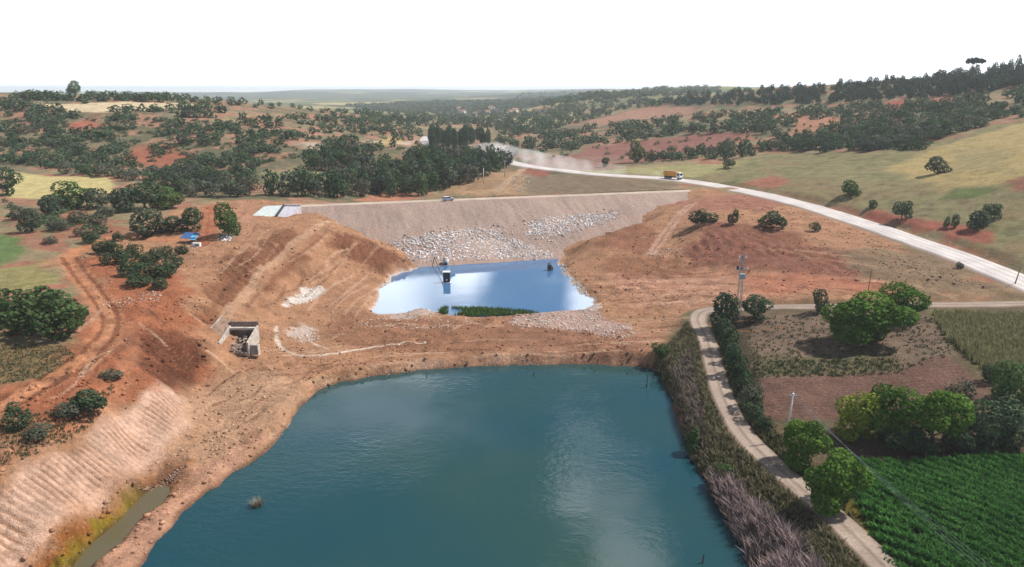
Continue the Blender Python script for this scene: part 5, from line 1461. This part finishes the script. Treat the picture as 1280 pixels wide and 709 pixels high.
# lattice mast with transformer
p0 = Vector(hit(922, 399)); k1 = depth_of(p0) / FPX; H = 84 * k1
ma = empty('lattice_mast', p0)
m = MB(); wB, wT = .55, .22
def leg_at(i, z):
    t = z / H; w = wB * (1 - t) + wT * t
    return Vector(((-1, 1, 1, -1)[i] * w, (-1, -1, 1, 1)[i] * w, z))
for i in range(4): m.cyl(leg_at(i, -.3), leg_at(i, H), .06, .05, 6)
zs = np.linspace(0, H, 16)
for a_, c_ in zip(zs[:-1], zs[1:]):
    for i in range(4):
        j = (i + 1) % 4
        m.cyl(leg_at(i, a_), leg_at(j, c_), .03, None, 5); 
m.build('lattice', M_STEEL, ma)
for z, wd in ((H - 1.2, 1.9), (H - 3.8, 3.0)):
    arm_ = MB().box((0, 0, z), (wd, .16, .18), None, .02).build('crossarm', M_STEEL, ma)
    for x in (-wd / 2 + .15, 0, wd / 2 - .15):
        MB().cyl((x, 0, z + .09), (x, 0, z + .65), .13, .09, 10).build('insulator', M_CERAM if abs(x) > .1 else M_DARK, ma)
MB().box((0, -.75, H - 5.2), (1.3, .9, 1.2), None, .06).build('transformer', simple('transformer_paint', (.30, .33, .36), .5, .2, .1, 3), ma)
MB().box((-1.0, -.1, H - 3.3), (.5, .3, .8), None, .05).build('switch_box', M_DARK, ma)
tag(ma, 'steel lattice power mast with crossarms and transformer, behind the dark tree at the track bend', 'mast')

# ---- tarpaulin shelter
p0 = Vector(hit(240, 303)); k1 = depth_of(p0) / FPX
ts = empty('tarpaulin_shelter', p0)
wt = 19 * k1
MB().hexa([(-wt * .62, -1.4, 1.5), (wt * .38, -1.6, 1.35), (wt * .40, 2.4, 2.3), (-wt * .6, 2.4, 2.5), (-wt * .62, -1.4, 1.58), (wt * .38, -1.6, 1.43), (wt * .40, 2.4, 2.4), (-wt * .6, 2.4, 2.6)]).build('tarpaulin', M_TARP, ts)
MB().hexa([(0, -1.75, 1.22), (wt * .40, -1.95, 1.05), (wt * .42, .6, 2.05), (.2, .5, 2.12), (0, -1.75, 1.27), (wt * .40, -1.95, 1.10), (wt * .42, .6, 2.10), (.2, .5, 2.17)]).build('light_sheet', M_TARP2, ts)
for x in (-wt * .58, wt * .34):
    for y, h in ((-1.3, 1.5), (2.2, 2.35)):
        MB().cyl((x, y, -.3), (x, y, h), .05, None, 8).build('pole', M_WOOD, ts)
tag(ts, 'low shelter of blue tarpaulin with a lighter sheet, beside the small dark tree', 'shelter')
p0 = Vector(hit(246, 308)); 
cr_ = empty('white_crate', p0); MB().box((0, 0, .45), (2.2, 1.1, 1.0), None, .06).build('box', M_CERAM, cr_); MB().box((0, 0, 1.0), (2.3, 1.2, .1), None, .03).build('lid', M_CERAM, cr_)
MB().box((.3, -.57, .45), (1.0, .04, .4), None, .01).build('panel', M_DARK, cr_)
tag(cr_, 'white box lying on the ground in front of the blue tarpaulin', 'crate')

# ---- car on the crest
def wheel(parent, x, y, r, w):
    o = MB().cyl((x, y - w / 2, r), (x, y + w / 2, r), r, None, 20).build('wheel', M_BLACK, parent, False)
    s_ = -1 if y < 0 else 1
    MB().cyl((x, y + s_ * w / 2, r), (x, y + s_ * (w / 2 + .02), r), r * .6, None, 16).build('rim', M_STEEL, o)
    return o
p0 = Vector(at_z(560, 251, CREST_Z + .1))
car = empty('parked_car', p0, math.atan2(dS[1], dS[0]) + R(4)); car.scale = (1.05, 1.05, 1.08)
prof_b = [(-2.1, .35), (2.1, .35), (2.15, .7), (2.0, .92), (1.1, 1.0), (-1.95, 1.02), (-2.15, .8)]
MB().prism(prof_b, -.86, .86, .06).build('body', M_BLUEP, car)
MB().hexa([(-1.95, -.78, .99), (1.15, -.78, .99), (1.15, .78, .99), (-1.95, .78, .99), (-1.5, -.62, 1.48), (.35, -.62, 1.48), (.35, .62, 1.48), (-1.5, .62, 1.48)]).build('cabin', M_GLASS, car)
MB().box((-.58, 0, 1.51), (1.95, 1.28, .09), None, .03).build('roof', M_WHITEP, car)
for x in (-1.3, 1.35):
    for y in (-.82, .82): wheel(car, x, y, .33, .22)
for y in (-.6, .6): MB().box((2.1, y, .75), (.1, .32, .14), None, .02).build('headlight', M_CERAM, car)
for y in (-.6, .6): MB().box((-2.13, y, .82), (.08, .28, .14), None, .02).build('tail_light', simple('red_lamp', (.35, .03, .03), .3), car)
for y in (-.90, .90): MB().box((.85, y, 1.05), (.12, .12, .12), None, .02).build('mirror', M_BLUEP, car)
tag(car, 'silver-blue car parked on the crest of the dam', 'car')

# ---- tipper truck on the gravel road
pr = hit(833, 227); q = np.argmin((ROAD[:, 0] - pr[0]) ** 2 + (ROAD[:, 1] - pr[1]) ** 2)
dr = ROAD[q - 2, :2] - ROAD[q + 2, :2]
tr = empty('tipper_truck', (ROAD[q, 0], ROAD[q, 1], ROAD[q, 2] + .06), math.atan2(dr[1], dr[0]))
tr.scale = (1.12, 1.1, 1.15)
MB().box((-.6, 0, .95), (7.6, 1.0, .35), None, .03).build('chassis', M_DARK, tr)
bd = MB().hexa([(-4.2, -1.2, 1.35), (1.5, -1.2, 1.35), (1.5, 1.2, 1.35), (-4.2, 1.2, 1.35), (-4.5, -1.28, 2.95), (1.6, -1.28, 2.95), (1.6, 1.28, 2.95), (-4.5, 1.28, 2.95)]).build('dump_body', M_ORANGE, tr)
m = MB()
for x in (-3.4, -2.2, -1.0, .2, 1.2):
    for y in (-1.27, 1.27): m.box((x, y, 2.15), (.14, .12, 1.5))
m.build('side_rib', M_ORANGE, bd)
MB().box((2.0, 0, 3.02), (1.2, 2.5, .1), None, .02).build('cab_guard', M_ORANGE, bd)
MB().box((-1.45, 0, 3.05), (5.4, 2.1, .5), None, .2).build('load', simple('earth_load', (.30, .20, .13), .95, 0, .3, 2, .05), bd)
cb = MB().prism([(1.75, .75), (3.75, .75), (3.8, 1.7), (3.55, 2.85), (1.75, 2.9)], -1.2, 1.2, .06).build('cab', M_WHITEP, tr)
MB().hexa([(3.79, -1.0, 1.75), (3.83, -1.0, 1.75), (3.83, 1.0, 1.75), (3.79, 1.0, 1.75), (3.6, -1.0, 2.65), (3.64, -1.0, 2.65), (3.64, 1.0, 2.65), (3.6, 1.0, 2.65)]).build('windscreen', M_GLASS, cb)
for y in (-1.22, 1.22): MB().box((2.85, y, 2.15), (1.1, .03, .8), None, .01).build('side_window', M_GLASS, cb)
for y in (-.85, .85): MB().box((3.8, y, 1.05), (.08, .35, .22), None, .02).build('headlight', M_CERAM, cb)
MB().box((3.82, 0, .7), (.16, 2.3, .3), None, .04).build('bumper', M_DARK, tr)
for x in (3.0, -1.9, -3.3):
    for y in (-1.02, 1.02): wheel(tr, x, y, .52, .36)
tag(tr, 'orange tipper truck with a white cab driving along the gravel road in its dust', 'truck')

# ---- houses of the far village
M_WALLH = simple('pale_plaster', (.62, .58, .52), .9, 0, .12, .5); M_ROOFH = simple('roof_tiles', (.36, .16, .10), .9, 0, .2, .8)
rv = random.Random(8); first = None
for i in range(11):
    p = hit(572 + 112 * rv.random(), 136 + 9 * rv.random())
    if first is None:
        h = first = empty('village_house', p)
        MB().box((0, 0, 2.2), (11, 8, 5.4)).build('wall', M_WALLH, h)
        MB().prism([(-6, 4.95), (6, 4.95), (0, 7.4)], -4.6, 4.6).build('roof', M_ROOFH, h)
        tag(h, 'tiny pale house with tiled roof in the hazy village at the valley end', 'house', 'houses of the far village')
    else:
        h = first.copy(); COL.objects.link(h)
        for ch in list(first.children):
            c_ = ch.copy(); COL.objects.link(c_); c_.parent = h
    h.location = p; h.rotation_euler = (0, 0, rv.random() * 3); k_ = rv.uniform(.8, 1.3); h.scale = (k_, k_, k_)
# ---- dry bush and sticks in the lake
def twig_bush(name, p, w, h, n, rng, mat=M_TWIG, cols=((.10, .085, .06), (.30, .26, .20))):
    V, F, C = blades(np.array([p] * 1) + 0, np.array([h]), w * .06, n, cols, rng, .0)
    P = np.tile(np.array([p]), (n, 1)) + np.column_stack([rng.normal(size=(n, 2)) * w * .22, np.full(n, -.3)])
    V, F, C = blades(P, np.full(n, h), .05, 3, cols, rng, .9)
    return link(name, mesh_from(name, V - np.array(p), F, C), mat)
p0 = at_z(322, 632, 0)
o = twig_bush('drowned_bush', p0, 1.3, 1.2, 90, rg); o.location = p0
tag(o, 'dry drowned bush sticking out of the lake near the bank', 'bush')
p0 = at_z(870, 578, 0)
o = twig_bush('drowned_bush', p0, 1.6, 1.2, 90, rg, M_TWIG, ((.03, .03, .02), (.10, .09, .06))); o.location = p0
tag(o, 'small dark drowned bush at the foot of the green bank bush', 'bush')
for px, py, h, l in ((808, 484, 2.6, 'dark stick standing in the lake near the track corner'), (816, 474, 1.0, 'short dark stump beside the dark stick in the lake'), (667, 470, 1.0, 'small dark stub by the far shore of the lake'), (878, 704, 1.3, 'thin stick in the lake near the dry brush')):
    p = at_z(px, py, 0)
    V, F = tube([(0, 0, -1), (.03, 0, 0), (.10, .05, h * .6), (.12, .02, h)], [.13, .12, .10, .05], 7)
    o = link('drowned_stick', mesh_from('drowned_stick', V, F, None, True), M_WOOD); o.location = p; tag(o, l, 'stick')

# ------------------------------------------------------------------ dust behind the truck, and the air
def volume_box(name, lo, hi):
    me = bpy.data.meshes.new(name); bm = bmesh.new(); bmesh.ops.create_cube(bm, size=1.0)
    for v in bm.verts: v.co = Vector([lo[i] + (v.co[i] + .5) * (hi[i] - lo[i]) for i in range(3)])
    bm.to_mesh(me); bm.free(); return link(name, me)
i0, i1 = q, len(ROAD) - 1
s_idx = np.unique(np.linspace(q + 1, next(k for k in range(q, len(ROAD)) if to_px(ROAD[k])[0] < 604), 40).astype(int))
V, F = [], []
L = ROAD[s_idx]; tt = np.linspace(0, 1, len(L))
r_ = 1.8 + 7 * tt ** .7
path = np.column_stack([L[:, 0] - 10 * tt, L[:, 1] + 6 * tt, L[:, 2] + r_ * .55])
rg2 = np.random.default_rng(4)
r_ = r_ * (1 + .25 * (rg2.random(len(r_)) - .5)); r_[0] = .3; r_[-10:] *= np.linspace(1, .08, 10) ** .6
V, F = tube(path, r_, 14)
V[:, 2] = np.maximum(V[:, 2], ground(V[:, 0], V[:, 1]) - .3)
o = link('dust', mesh_from('dust', V, F, None, True))
dm = bpy.data.materials.new('dust_cloud'); dm.use_nodes = True; n_ = dm.node_tree; n_.nodes.clear()
oo = n_.nodes.new('ShaderNodeOutputMaterial'); pv = n_.nodes.new('ShaderNodeVolumePrincipled'); pv.inputs['Color'].default_value = (1.0, .99, .975, 1)
pv.inputs['Density'].default_value = .03
tc_ = n_.nodes.new('ShaderNodeTexCoord'); nz_ = n_.nodes.new('ShaderNodeTexNoise'); nz_.inputs['Scale'].default_value = .10; nz_.inputs['Detail'].default_value = 3
mr_ = n_.nodes.new('ShaderNodeMapRange'); mr_.inputs['From Min'].default_value = .40; mr_.inputs['From Max'].default_value = .68; mr_.inputs['To Max'].default_value = .06
n_.links.new(tc_.outputs['Object'], nz_.inputs['Vector']); n_.links.new(nz_.outputs['Fac'], mr_.inputs['Value']); n_.links.new(mr_.outputs[0], pv.inputs['Density'])
n_.links.new(pv.outputs[0], oo.inputs['Volume']); o.data.materials.append(dm)
tag(o, 'pale dust trailing along the gravel road behind the truck', 'dust', None, 'stuff')
HAZE = 0.00011
o = volume_box('haze', (-19000, -60, GZ.min() - 1.0), (19000, 15500, GZ.max() + 16))
hm = bpy.data.materials.new('haze_air'); hm.use_nodes = True; n_ = hm.node_tree; n_.nodes.clear()
oo = n_.nodes.new('ShaderNodeOutputMaterial'); pv = n_.nodes.new('ShaderNodeVolumePrincipled')
pv.inputs['Color'].default_value = (.88, .95, 1.0, 1); pv.inputs['Density'].default_value = HAZE; pv.inputs['Anisotropy'].default_value = .2
n_.links.new(pv.outputs[0], oo.inputs['Volume']); o.data.materials.append(hm)
tag(o, 'thin pale blue haze of the air over the valley', 'haze', None, 'stuff')
